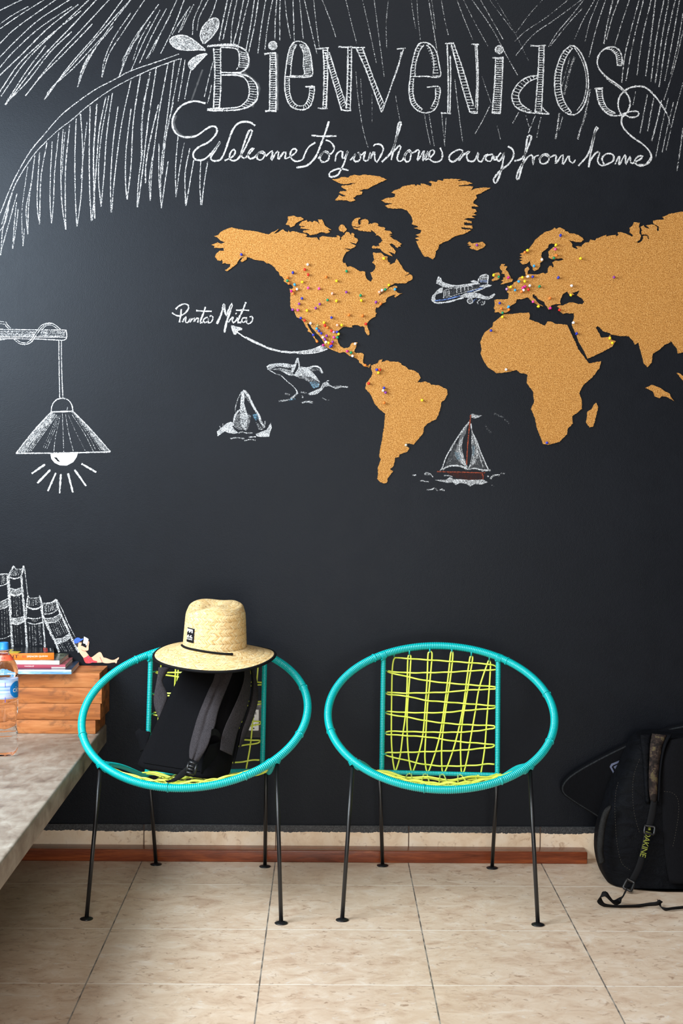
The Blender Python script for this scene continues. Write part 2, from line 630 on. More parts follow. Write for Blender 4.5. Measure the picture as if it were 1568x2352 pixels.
prop(cc, 'thick grey concrete counter slab jutting in from the left', 'counter')
# its support wall under the slab, out of the photograph on the left
wl2 = MB().box((-2.04, -6.8, 0.0), (-1.92, 0.0, 1.35)).build('wall_left', plain('white_plaster', rgb(206, 204, 198), 0.8), smooth=False)
prop(wl2, 'white plaster side wall at the far left', 'wall', kind='structure')
CTOP = zt
# ================================================================ cork world map
FR = {'1': (5.058, 476, 480), '2': (7.127, 740, 480), '3': (9.8, 640, 580), '4': (8.711, 780, 580), '5': (7.127, 650, 690),
      '6': (4.126, 760, 390), '7': (6.031, 1120, 520), '8': (6.877, 1340, 470), 'S': (3.136, 600, 720), 'A': (3.0866, 1060, 680), 'E': (3.136, 1068, 470), 'P': (1, 0, 0)}
def outline(txt):
    out, fr = [], FR['P']
    for tk in txt.split():
        if tk[0] == '@':
            fr = FR[tk[1:]]
        else:
            x, y = tk.split(',')
            out.append((float(x) / fr[0] + fr[1], float(y) / fr[0] + fr[2]))
    return out
CORK_T = 0.0052
def roughen(pl, step, amp, seed):
    r = random.Random(seed)
    out = []
    n = len(pl)
    for i in range(n):
        a, b = pl[i], pl[(i + 1) % n]
        d = hypot(b[0] - a[0], b[1] - a[1])
        k = max(1, int(d / step))
        for q in range(k):
            t = q / k
            j = 0 if q == 0 else r.uniform(-amp, amp)
            nx, ny = (-(b[1] - a[1]) / d, (b[0] - a[0]) / d) if d else (0, 0)
            out.append((a[0] + (b[0] - a[0]) * t + nx * j, a[1] + (b[1] - a[1]) * t + ny * j))
    return out
def cork(name, label, txt, seed):
    pl = roughen(outline(txt), 2.7, 0.62, seed)
    w = [wp(x, y) for x, y in pl]
    cx = sum(p.x for p in w) / len(w)
    cz = sum(p.z for p in w) / len(w)
    vs, fs = filled([[(p.x - cx, p.z - cz) for p in w]], CORK_T, 2)
    mb = MB().add([V((v.x, -CORK_T / 2 - 0.0004 - v.z, v.y)) for v in vs], fs)
    o = mb.build(name, MT['cork'], smooth=False, loc=(cx, 0, cz))
    prop(o, label, 'map piece', 'cork world map pieces on the black wall')
    return o
PIECES = [
 ('cork_map_piece', 'large cork cut-out of North and Central America, from Alaska down to Panama',
  '@1 78,318 130,302 150,275 200,245 240,230 285,215 330,230 380,238 450,248 540,258 600,272 660,285 712,298 745,275 790,258 832,235 800,265 768,295 800,285 840,262 880,238 905,262 935,275 945,250 955,272 990,260 1040,268 1090,285 1140,292 1160,308 1140,325 1200,335 1270,332 1305,372 1300,335 1340,316 1390,325 1450,332 1510,330 1495,315 1510,308 '
  '@2 225,455 230,440 255,435 290,455 285,500 300,515 312,495 305,470 340,440 365,425 372,402 395,376 435,385 455,410 460,435 480,395 510,400 525,425 515,450 530,470 570,487 585,520 565,550 548,575 500,560 432,550 480,570 530,592 548,605 520,635 465,660 400,650 365,645 400,665 450,680 430,695 395,705 365,750 340,800 332,870 350,890 375,885 390,920 402,950 450,940 510,960 560,990 610,1025 660,1020 697,1030 700,1080 715,1130 745,1165 790,1195 810,1160 825,1140 800,1080 785,1045 830,1025 860,990 870,940 850,905 815,880 835,855 850,830 835,790 840,770 825,730 835,712 880,725 915,722 950,718 980,735 1010,770 1070,785 1060,815 1075,870 1110,885 1095,910 1140,900 1190,880 1200,840 1218,815 1250,870 1270,905 1300,940 1310,965 1340,1005 1380,1035 1425,1055 1350,1094 1355,1104 1430,1072 1465,1090 1475,1110 1472,1150 1420,1180 1360,1220 1280,1222 1180,1220 1140,1245 1090,1275 1050,1318 1000,1360 925,1408 934,1418 1000,1374 1062,1322 1110,1284 1180,1258 1222,1270 1225,1290 1195,1300 1200,1340 1225,1370 1260,1385 1310,1380 1260,1400 1200,1450 1175,1440 1190,1410 1200,1398 1170,1410 1120,1425 1060,1455 1040,1490 1040,1525 990,1545 '
  '@4 820,1050 800,1075 775,1105 720,1100 715,1150 690,1140 720,1175 700,1190 740,1220 715,1240 715,1280 640,1320 570,1385 545,1430 555,1500 590,1590 590,1650 565,1660 535,1630 500,1560 495,1500 460,1475 415,1485 370,1458 300,1452 235,1470 255,1500 200,1500 130,1485 60,1490 '
  '@5 985,435 945,465 905,500 895,560 890,640 905,700 940,755 990,785 1050,780 1085,765 1105,720 1130,695 1215,690 1195,760 1175,800 1165,850 1200,865 1280,860 1318,885 1310,960 1305,1010 1340,1060 1380,1070 1430,1040 1420,1075 1405,1105 1375,1090 1340,1085 1310,1075 1280,1040 1245,1020 1240,985 1200,950 1160,935 1120,920 1080,910 1045,880 1010,850 970,850 935,862 870,840 790,810 720,775 685,755 670,700 640,640 600,590 550,545 520,505 480,465 450,410 400,370 395,395 410,425 440,480 470,530 510,580 520,620 560,650 580,685 550,690 530,670 525,640 490,600 470,545 440,525 400,505 410,480 370,430 345,380 320,335 290,305 225,280 185,195 180,170 140,160 115,85 120,0 '
  '@3 258,1040 268,930 240,815 300,825 325,790 310,750 255,720 185,695 130,665 110,640 125,610 95,575 80,545 20,520 '
  '@1 840,770 825,730 800,715 780,680 745,650 720,635 690,635 650,605 590,598 530,585 490,565 460,560 455,590 400,620 385,605 405,575 430,555 390,570 350,620 345,640 280,690 230,725 205,712 265,675 270,640 230,640 205,630 175,640 180,620 165,585 160,605 120,600 90,560 110,515 140,490 195,490 190,455 80,455 85,435 48,420 120,390 165,405 205,388 150,368 120,335'),
 ('cork_map_piece', 'tiny round cork islet just above the north coast of the North America piece', '@2 268,320 270,300 290,272 318,255 350,268 372,300 400,330 388,358 362,378 345,394 338,376 300,370 275,350'),
 ('cork_map_piece', 'small four-sided cork island northwest of the other arctic islands, above the long Alaskan coast', '@1 910,180 940,130 935,90 1000,80 1045,98 1085,95 1120,122 1060,150 1020,180 1010,200 965,215 950,190'),
 ('cork_map_piece', 'jagged cork island just right of the small four-sided arctic island', '@1 1065,190 1095,150 1155,130 1165,155 1190,145 1220,160 1245,140 1275,150 1300,185 1285,125 1330,125 1350,160 1365,195 1400,220 1442,245 1400,240 1425,270 1390,285 1325,270 1270,295 1190,308 1170,285 1110,270 1115,255 1200,240 1130,234 1080,230 1085,212 1140,205 1080,200'),
 ('cork_map_piece', 'long curved cork island sweeping down toward the Hudson Bay opening', '@2 496,288 480,260 490,215 530,165 580,148 628,152 592,178 582,215 590,252 604,270 612,258 640,245 618,230 650,210 613,205 650,178 700,165 740,180 760,220 750,240 760,260 785,240 810,250 825,235 860,228 905,240 918,265 900,275 930,290 960,300 1000,300 1030,320 1010,350 1060,360 1110,365 1140,405 1090,415 1150,435 1090,440 1110,455 1165,500 1215,515 1260,550 1300,575 1270,595 1280,620 1245,615 1235,640 1200,625 1190,600 1140,568 1095,580 1130,620 1170,655 1200,705 1185,742 1130,715 1080,700 1145,765 1145,780 1050,740 985,700 940,650 890,645 830,652 808,630 835,600 880,620 890,610 940,605 920,572 960,545 985,520 950,460 910,432 870,440 885,415 850,380 790,345 800,375 735,375 660,362 590,352 580,338 540,335 510,320 500,300 570,316 628,300 622,288 560,298'),
 ('cork_map_piece', 'feathery cork arctic island under the word your, topmost of the map', '@6 10,92 60,88 100,70 165,75 180,60 215,50 265,58 320,48 380,55 430,62 470,70 528,95 500,108 465,122 420,145 380,165 345,185 310,185 265,200 298,212 290,235 240,245 225,262 205,268 232,290 190,305 160,295 110,290 38,290 60,265 75,240 110,255 140,250 110,235 75,220 90,205 140,205 150,195 120,180 95,160 110,150 160,150 195,140 250,120 160,135 120,140 85,130 50,115'),
 ('cork_map_piece', 'big wedge-shaped cork cut-out of Greenland with ragged edges', '@6 475,292 520,272 600,262 608,230 570,220 595,198 650,182 675,160 720,150 790,140 805,158 815,142 850,155 850,132 890,138 945,160 955,135 925,118 945,108 1000,118 1010,100 1060,108 1065,90 1150,88 1235,95 1170,108 1270,108 1340,130 1300,143 1205,152 1208,158 1310,156 1345,160 1320,200 1370,180 1440,170 1510,175 1460,200 1420,225 1370,240 1380,270 1350,300 1345,318 1395,350 1330,348 1330,368 1370,378 1380,400 1340,415 1380,430 1330,440 1360,460 1300,458 1250,472 1330,490 1330,510 1260,497 1260,525 1335,530 1340,558 1300,555 1230,545 1240,565 1330,570 1290,595 1240,615 1175,630 1140,650 1110,675 1060,690 1020,715 1015,750 990,775 985,820 965,850 920,825 885,825 860,790 835,745 820,710 805,678 835,668 795,650 840,637 800,620 845,602 855,575 785,553 840,547 800,528 765,518 775,490 765,450 745,420 715,385 660,368 580,370 540,365 510,342 582,323 508,312'),
 ('cork_map_piece', 'small cork cut-out of Iceland below Greenland', '@6 1290,700 1310,682 1330,700 1360,695 1400,692 1435,685 1463,715 1440,740 1385,765 1330,752 1310,740 1330,722 1290,718 1320,708'),
 ('cork_map_piece', 'small cork cut-out of Great Britain right of the chalk airplane', '@7 185,525 235,522 215,550 265,558 245,605 270,625 290,665 310,700 320,725 345,735 330,770 280,780 230,795 175,805 215,770 180,752 215,735 205,710 240,705 230,660 185,655 200,620 175,600 165,570'),
 ('cork_map_piece', 'tiny cork cut-out of Ireland at the tail of the chalk airplane', '@7 75,655 110,645 150,640 165,665 160,720 130,745 60,760 50,740 95,710 65,690'),
 ('cork_map_piece', 'largest cork cut-out, Europe and Asia, running off the right edge',
  '@7 80,1135 95,1090 90,1020 125,1010 200,1015 275,1010 285,960 290,930 260,905 280,885 265,825 300,832 350,800 355,780 405,755 420,720 450,700 525,690 520,640 505,600 540,560 560,570 572,595 550,620 545,660 620,668 680,670 765,645 790,660 830,640 830,580 850,550 880,548 885,570 910,565 905,530 890,500 920,480 980,480 1050,465 1015,440 920,460 880,455 840,435 845,395 835,350 880,310 930,275 925,245 880,238 840,255 830,300 760,350 740,370 735,420 770,470 720,510 720,560 695,598 640,620 620,600 620,570 590,535 580,480 530,520 480,530 440,490 480,470 435,455 490,440 435,420 490,400 440,385 490,365 530,345 570,310 590,280 630,230 650,190 720,130 790,80 850,65 900,40 920,20 945,40 975,20 1000,18 1065,50 1060,65 1105,75 1125,100 1190,100 1260,130 1310,160 1325,190 1290,220 1230,220 1140,200 1105,185 1160,240 1170,290 1220,315 1245,310 1215,280 1245,275 1300,285 1300,265 1345,225 1400,225 1415,185 1480,200 1500,170 1568,145 '
  '@8 335,488 350,480 355,510 420,492 500,480 510,505 550,480 535,440 580,438 640,455 700,480 765,510 775,480 720,440 730,400 720,370 770,330 790,280 885,290 865,350 880,400 875,460 900,500 880,560 840,590 782,585 860,610 920,570 940,530 930,502 960,492 1000,500 1010,545 1045,550 1025,535 1020,495 985,475 915,478 905,440 920,405 892,355 940,330 960,362 1050,387 1020,360 980,335 1060,315 1110,325 1155,355 1148,400 1165,425 1187,405 1180,348 1120,320 1100,300 1095,255 1150,245 1270,240 1240,195 1290,180 1340,150 1460,130 1530,115 1568,120 '
  '@P 1600,484 1680,470 1760,500 1760,860 1640,860 1600,830 '
  '@A 1568,398 1530,408 1525,375 1500,345 1480,318 1475,330 1435,345 1400,380 1350,410 1345,470 1315,505 1290,480 1270,400 1255,350 1250,330 1225,345 1215,320 1180,285 1120,285 1060,275 1045,262 1000,250 980,225 960,213 947,225 975,270 985,295 1040,290 1050,275 1060,310 1090,320 1065,360 1000,395 890,445 870,400 830,330 810,270 780,210 785,180 795,150 '
  '@7 1190,1205 1130,1210 1090,1200 1040,1215 1010,1190 970,1160 985,1130 955,1110 985,1095 1040,1095 1110,1060 1180,1055 1250,1080 1310,1078 1335,1045 1300,1000 1230,960 1265,890 1200,915 1160,920 1195,950 1130,960 1110,925 1095,905 1050,930 1025,960 1000,1020 1000,1060 1005,1080 930,1080 870,1100 880,1140 840,1155 820,1120 790,1080 780,1050 700,1010 665,960 650,965 640,940 615,950 620,985 650,1010 700,1070 755,1100 760,1110 715,1090 700,1115 680,1085 620,1050 570,1000 540,985 470,1010 400,1010 385,1060 330,1090 290,1130 295,1170 240,1200 190,1215 150,1190 95,1195 100,1160'),
 ('cork_map_piece', 'cork cut-out of Africa, right of the chalk sailboat', '@A 130,330 145,290 165,255 215,220 225,185 265,155 300,130 350,128 420,120 475,118 482,140 475,165 530,185 590,212 605,182 630,182 665,198 745,205 770,260 805,330 825,380 870,440 900,478 985,462 975,510 920,580 860,630 830,690 848,740 850,800 780,855 785,905 750,940 745,980 690,1035 610,1055 575,1050 565,1020 530,930 520,870 490,800 512,750 505,680 460,615 465,560 440,548 410,545 390,525 320,540 245,548 180,500 150,450 133,410 140,370'),
 ('cork_map_piece', 'narrow upright cork island beside southern Africa', '@A 885,870 890,820 920,800 935,770 950,757 965,790 955,830 940,890 930,925 905,932 880,895'),
 ('cork_map_piece', 'lone bird-shaped cork island below the tip of India', '@A 1298,652 1345,630 1400,650 1445,680 1470,692 1480,715 1503,745 1450,715 1415,710 1400,725 1365,710 1355,680 1320,660'),
 ('cork_map_piece', 'thin cork strip of an island cut off by the right edge of the photo', '@A 1522,545 1545,550 1568,570 1640,640 1680,700 1660,705 1600,640 1550,580'),
 ('cork_map_piece', 'cork cut-out of South America left of the chalk sailboat', '@S 790,375 835,360 845,340 872,328 865,350 905,338 930,348 985,348 1005,360 1010,372 1035,380 1060,405 1095,410 1130,430 1147,465 1120,500 1180,490 1215,505 1220,515 1275,517 1335,548 1340,580 1320,620 1295,640 1285,700 1260,760 1200,790 1170,820 1165,860 1125,910 1095,945 1045,935 1045,955 1065,970 1050,995 1010,1010 995,1015 990,1035 960,1040 960,1065 950,1100 925,1120 948,1135 930,1160 910,1185 905,1215 885,1225 855,1215 833,1190 840,1160 838,1110 860,1050 848,1030 855,980 870,900 885,800 890,720 850,690 815,650 790,590 748,540 755,500 790,460 800,430 790,400'),
]
for i, (n, l, t) in enumerate(PIECES):
    cork(n, l, t, i)

# ---------------------------------------------------------------- push pins
PC = {'white': rgb(236, 236, 238), 'red': rgb(226, 40, 28), 'blue': rgb(34, 50, 176), 'orange': rgb(240, 126, 46), 'green': rgb(0, 138, 92),
      'light blue': rgb(52, 160, 222), 'yellow': rgb(246, 222, 32), 'pink': rgb(226, 74, 158), 'magenta': rgb(196, 32, 132), 'purple': rgb(132, 52, 150),
      'clear pink': rgb(240, 178, 158), 'olive': rgb(158, 148, 92), 'lilac': rgb(190, 140, 186), 'grey': rgb(190, 190, 176)}
PM = {k: plain('pin_' + k.replace(' ', '_') + '_plastic', c, 0.28, 0.5) for k, c in PC.items()}
MT['steel'] = plain('pin_steel', (0.55, 0.55, 0.56), 0.25)
MT['steel'].node_tree.nodes['Principled BSDF'].inputs['Metallic'].default_value = 1
# region | frame | colour x,y ...
PINS = '''
in Alaska|1|blue 395,528
in western Canada|3|white 652,270 red 583,382 red 661,495 blue 318,450 orange 195,560 green 195,635 light_blue 357,720 yellow 530,662 orange 225,697
in central Canada|3|orange 1062,552 yellow 1300,638 green 1525,418
in the northwestern United States|3|pink 663,795 pink 908,810 white 410,825 orange 355,838 magenta 283,868 orange 320,920 blue 523,1032
in the western United States|3|purple 460,1155 purple 922,1162 purple 832,1250 purple 313,1287 pink 430,1297 yellow 635,1305
in the middle of the United States|3|green 1098,1068 yellow 1298,1085 clear_pink 1205,920 purple 1520,892 blue 1187,1465
on the southern Californian coast|3|blue 497,1477 red 580,1530
in eastern Canada|4|yellow 885,118 yellow 983,652 white 848,752 green 912,738 clear_pink 793,790 light_blue 1106,735
in the eastern United States|4|green 417,857 yellow 432,957 purple 726,990 orange 818,1022 orange 183,1248 orange 455,1262 red 523,1428 yellow 40,1452
in northern Mexico|5|white 450,375 olive 565,412 light_blue 550,462 blue 588,500 blue 625,538 yellow 670,362 red 683,408 orange 725,445 clear_pink 887,405 red 790,497 lilac 830,518 blue 883,517
on the Baja California strip|5|blue 495,565 orange 555,672
in southern Mexico|5|yellow 908,550 pink 830,603 green 890,605 white 652,605 purple 713,578 purple 685,640 white 703,680 yellow 745,695 purple 812,678 red 785,713 blue 795,742 blue 773,757 magenta 655,732
in Central America|5|white 1180,710 magenta 1050,832 green 1113,853 white 1137,910 orange 1345,1062
in the north of South America|S|blue 832,405 red 853,405 yellow 843,427 red 773,503
in the heart of South America|S|blue 884,536 white 877,555 purple 895,570 orange 884,643 yellow 1158,625 grey 1042,948
in Iceland|6|purple 1382,713
in Scandinavia|7|blue 1007,122 yellow 945,255 pink 935,315 orange 950,400 green 915,438 white 750,458 light_blue 640,547 yellow 552,330 orange 512,358
in Russia|7|yellow 1287,443
in eastern Europe|7|blue 978,707 white 1162,822 yellow 1150,952 green 717,830 orange 860,993
in central Europe|7|blue 622,697 white 557,693 yellow 480,705 yellow 512,760 light_blue 430,763 magenta 487,848 magenta 517,832 white 582,820 red 562,873 white 497,882 orange 467,902
in France|7|yellow 320,837 light_blue 378,882 lilac 262,868
in the British Isles|7|yellow 82,672 green 152,697 magenta 287,707
in Italy and Greece|7|pink 627,1043 yellow 703,1108 magenta 868,1132
in Turkey|7|red 992,1157
in Spain|7|blue 165,1063 orange 187,1137 light_blue 289,1112 orange 291,1152 green 205,1197
in Morocco|7|yellow 203,1252
in Arabia|E|white 780,850 blue 803,928 yellow 1042,962 yellow 1060,996
in West Africa|E|blue 187,907 white 295,1188
in central Asia|8|purple 480,1147
at the southern tip of Africa|A|blue 605,1040
'''
plist = []
for ln in PINS.strip().splitlines():
    reg, fr, body = ln.split('|')
    s, ox, oy = FR[fr]
    tk = body.split()
    for c, xy in zip(tk[::2], tk[1::2]):
        x, y = map(float, xy.split(','))
        plist.append([reg, c.replace('_', ' '), x / s + ox, y / s + oy])
ORD = ['', 'first', 'second', 'third', 'fourth', 'fifth', 'sixth']
NUM = ['', 'one', 'two', 'three', 'four', 'five', 'six']
from collections import defaultdict
grp = defaultdict(list)
for p in plist:
    grp[(p[0], p[1])].append(p)
for (reg, c), ps in grp.items():
    if len(ps) == 1:
        ps[0].append('%s push pin %s on the cork map' % (c, reg))
        continue
    gapx = min(b - a for a, b in zip(sorted(p[2] for p in ps), sorted(p[2] for p in ps)[1:]))
    gapy = min(b - a for a, b in zip(sorted(p[3] for p in ps), sorted(p[3] for p in ps)[1:]))
    ax = 2 if gapx >= gapy else 3
    ps.sort(key=lambda p: p[ax])
    n = len(ps)
    for i, p in enumerate(ps):
        if n == 2:
            w = (('western', 'eastern') if ax == 2 else ('upper', 'lower'))[i]
        elif n == 3:
            w = (('westernmost', 'middle', 'easternmost') if ax == 2 else ('uppermost', 'middle', 'lowest'))[i]
        else:
            w = ORD[i + 1] + (' from the west' if ax == 2 else ' from the top')
        if n <= 3:
            p.append('%s of the %s %s push pins %s' % (w, NUM[n], c, reg))
        else:
            p.append('%s push pin %s, %s of %s' % (c, reg, w, NUM[n]))
pin_mesh = {}
def make_pin(c):
    mb = MB()
    mb.mat(PM[c])
    mb.sphere((0, -0.0165, 0), 0.0046, 12, 8, (1, 1.08, 1))
    mb.tube([(0, -0.0125, 0), (0, -0.0090, 0)], 0.0022, 10)
    mb.sphere((0, -0.0080, 0), 0.0034, 10, 6, (1, 0.42, 1))
    mb.mat(MT['steel'])
    mb.tube([(0, -0.0085, 0), (0, -0.0045, 0)], 0.0006, 6)
    return mb
for reg, c, x, y, lab in plist:
    q = wp(x, y, -0.0165)
    foot = V((q.x, 0, q.z))
    if c not in pin_mesh:
        o = make_pin(c).build('push_pin', None)
        pin_mesh[c] = o
    else:
        o = pin_mesh[c].copy()
        COL.objects.link(o)
    ax, az = rnd.uniform(-0.22, 0.22), rnd.uniform(-0.20, 0.25)
    rot = Matrix.Rotation(az, 3, 'Z') @ Matrix.Rotation(ax, 3, 'X')
    off = rot @ V((0, -0.0165, 0))
    o.rotation_euler = rot.to_euler()
    o.location = (q.x - off.x, q.y - off.y - 0.0, q.z - off.z)
    prop(o, lab, 'push pin', 'push pins in the cork map')
# ================================================================ chalk drawings on the wall
class Chalk:
    def __init__(self):
        self.v, self.f, self.d, self.t, self.uv = [], [], [], [], []
        self.fr = (1, 0, 0)
        self.tint = (0.68, 0.69, 0.70)
        self.k = 0
        self.fd = 0.88
    def P(self, x, y):
        s, ox, oy = self.fr
        return wp(x / s + ox, y / s + oy)
    def layer(self):
        self.k += 1
        return -0.0006 - 0.000004 * (self.k % 90)
    def stroke(self, pts, w, d, haze=0.0, smooth=True, jitter=0.25):
        s, ox, oy = self.fr
        px = [V((x / s + ox, y / s + oy, 0)) for x, y in pts]
        if smooth and len(px) > 2:
            px = catmull(px, 6)
        px = resample(px, 5.0) if len(px) > 1 else px
        if len(px) < 2: return
        Y = self.layer()
        b = len(self.v)
        n = len(px)
        for i, p in enumerate(px):
            a, c = px[max(0, i - 1)], px[min(n - 1, i + 1)]
            t = (c - a)
            t = t.normalized() if t.length > 1e-6 else V((1, 0, 0))
            nr = V((-t.y, t.x, 0))
            hw = w * 0.5 * (1 + rnd.uniform(-jitter, jitter))
            for sg in (-1, 1):
                q = p + nr * (hw * sg)
                W = wp(q.x, q.y)
                self.v.append((W.x, Y, W.z))
                self.d.append((d, haze, 0, 1)); self.t.append(self.tint + (1,)); self.uv.append((i * 0.1, sg))
        for i in range(n - 1):
            self.f.append((b + 2 * i, b + 2 * i + 2, b + 2 * i + 3, b + 2 * i + 1))
    def fill(self, pts, d, haze=0.0):
        W = [self.P(x, y) for x, y in pts]
        Y = self.layer()
        b = len(self.v)
        for w in W:
            self.v.append((w.x, Y, w.z)); self.d.append((d, haze, 0, 1)); self.t.append(self.tint + (1,)); self.uv.append((0, 0))
        for tri in tessellate_polygon([[V((w.x, w.z, 0)) for w in W]]):
            self.f.append(tuple(b + i for i in tri))
    def run(self, txt):
        for ln in txt.strip().splitlines():
            ln = ln.split('#')[0].strip()
            if not ln: continue
            tk = ln.split()
            c = tk[0]
            num = lambda q: [tuple(map(float, z.split(','))) for z in q]
            if c == '@':
                self.fr = tuple(map(float, tk[1:4]))
            elif c == 'C':
                self.tint = rgb(*map(float, tk[1:4]))
            elif c in 'SL':                                   # width, density, points
                self.stroke(num(tk[3:]), float(tk[1]) * 0.92, float(tk[2]) * 0.95, 0.0, c == 'S')
            elif c == 'H':                                    # soft smear: width, haze
                self.stroke(num(tk[3:]), float(tk[1]), 0.0, float(tk[2]))
            elif c == 'F':
                self.fill(num(tk[3:]), float(tk[1]) * (self.fd if float(tk[1]) < 0.99 else 1.0), float(tk[2]))
            elif c == 'O':                                    # circle: width, density, cx cy r
                x, y, r = map(float, ' '.join(tk[3:]).replace(',', ' ').split())
                self.stroke([(x + r * cos(a * pi / 6), y + r * sin(a * pi / 6)) for a in range(13)], float(tk[1]), float(tk[2]))
            elif c == 'R':                                    # rungs between two rails: width, density, count : left : right
                i = tk.index('|')
                A_, B_ = num(tk[4:i]), num(tk[i + 1:])
                n = int(int(tk[3]) * 0.82)
                A_ = resample([V((x, y, 0)) for x, y in A_], 1e-9 + self.plen(A_) / n)
                B_ = resample([V((x, y, 0)) for x, y in B_], 1e-9 + self.plen(B_) / n)
                for a, b in zip(A_, B_):
                    self.stroke([(a.x, a.y), (b.x, b.y)], float(tk[1]) * 0.88, float(tk[2]))
            elif c == 'G':                                    # grain between two rails: width, density, count
                i = tk.index('|')
                A_, B_ = num(tk[4:i]), num(tk[i + 1:])
                n = int(tk[3])
                for k in range(n):
                    t = (k + rnd.random() * 0.7) / n
                    self.stroke([(a[0] + (b[0] - a[0]) * t, a[1] + (b[1] - a[1]) * t) for a, b in zip(A_, B_)], float(tk[1]), float(tk[2]) * rnd.uniform(0.8, 1.15))
        return self
    @staticmethod
    def plen(p):
        return sum(hypot(b[0] - a[0], b[1] - a[1]) for a, b in zip(p, p[1:]))
    def build(self, name, label):
        me = bpy.data.meshes.new(name)
        me.from_pydata(self.v, [], self.f)
        me.materials.append(MT['chalk'])
        ul = me.uv_layers.new(name='UVMap')
        for lp in me.loops:
            ul.data[lp.index].uv = self.uv[lp.vertex_index]
        a = me.color_attributes.new('chalk', 'FLOAT_COLOR', 'POINT')
        t = me.color_attributes.new('tint', 'FLOAT_COLOR', 'POINT')
        for i in range(len(self.v)):
            a.data[i].color = self.d[i]
            t.data[i].color = self.t[i]
        o = bpy.data.objects.new(name, me)
        COL.objects.link(o)
        o.parent = wl
        o['label'] = label
        return o

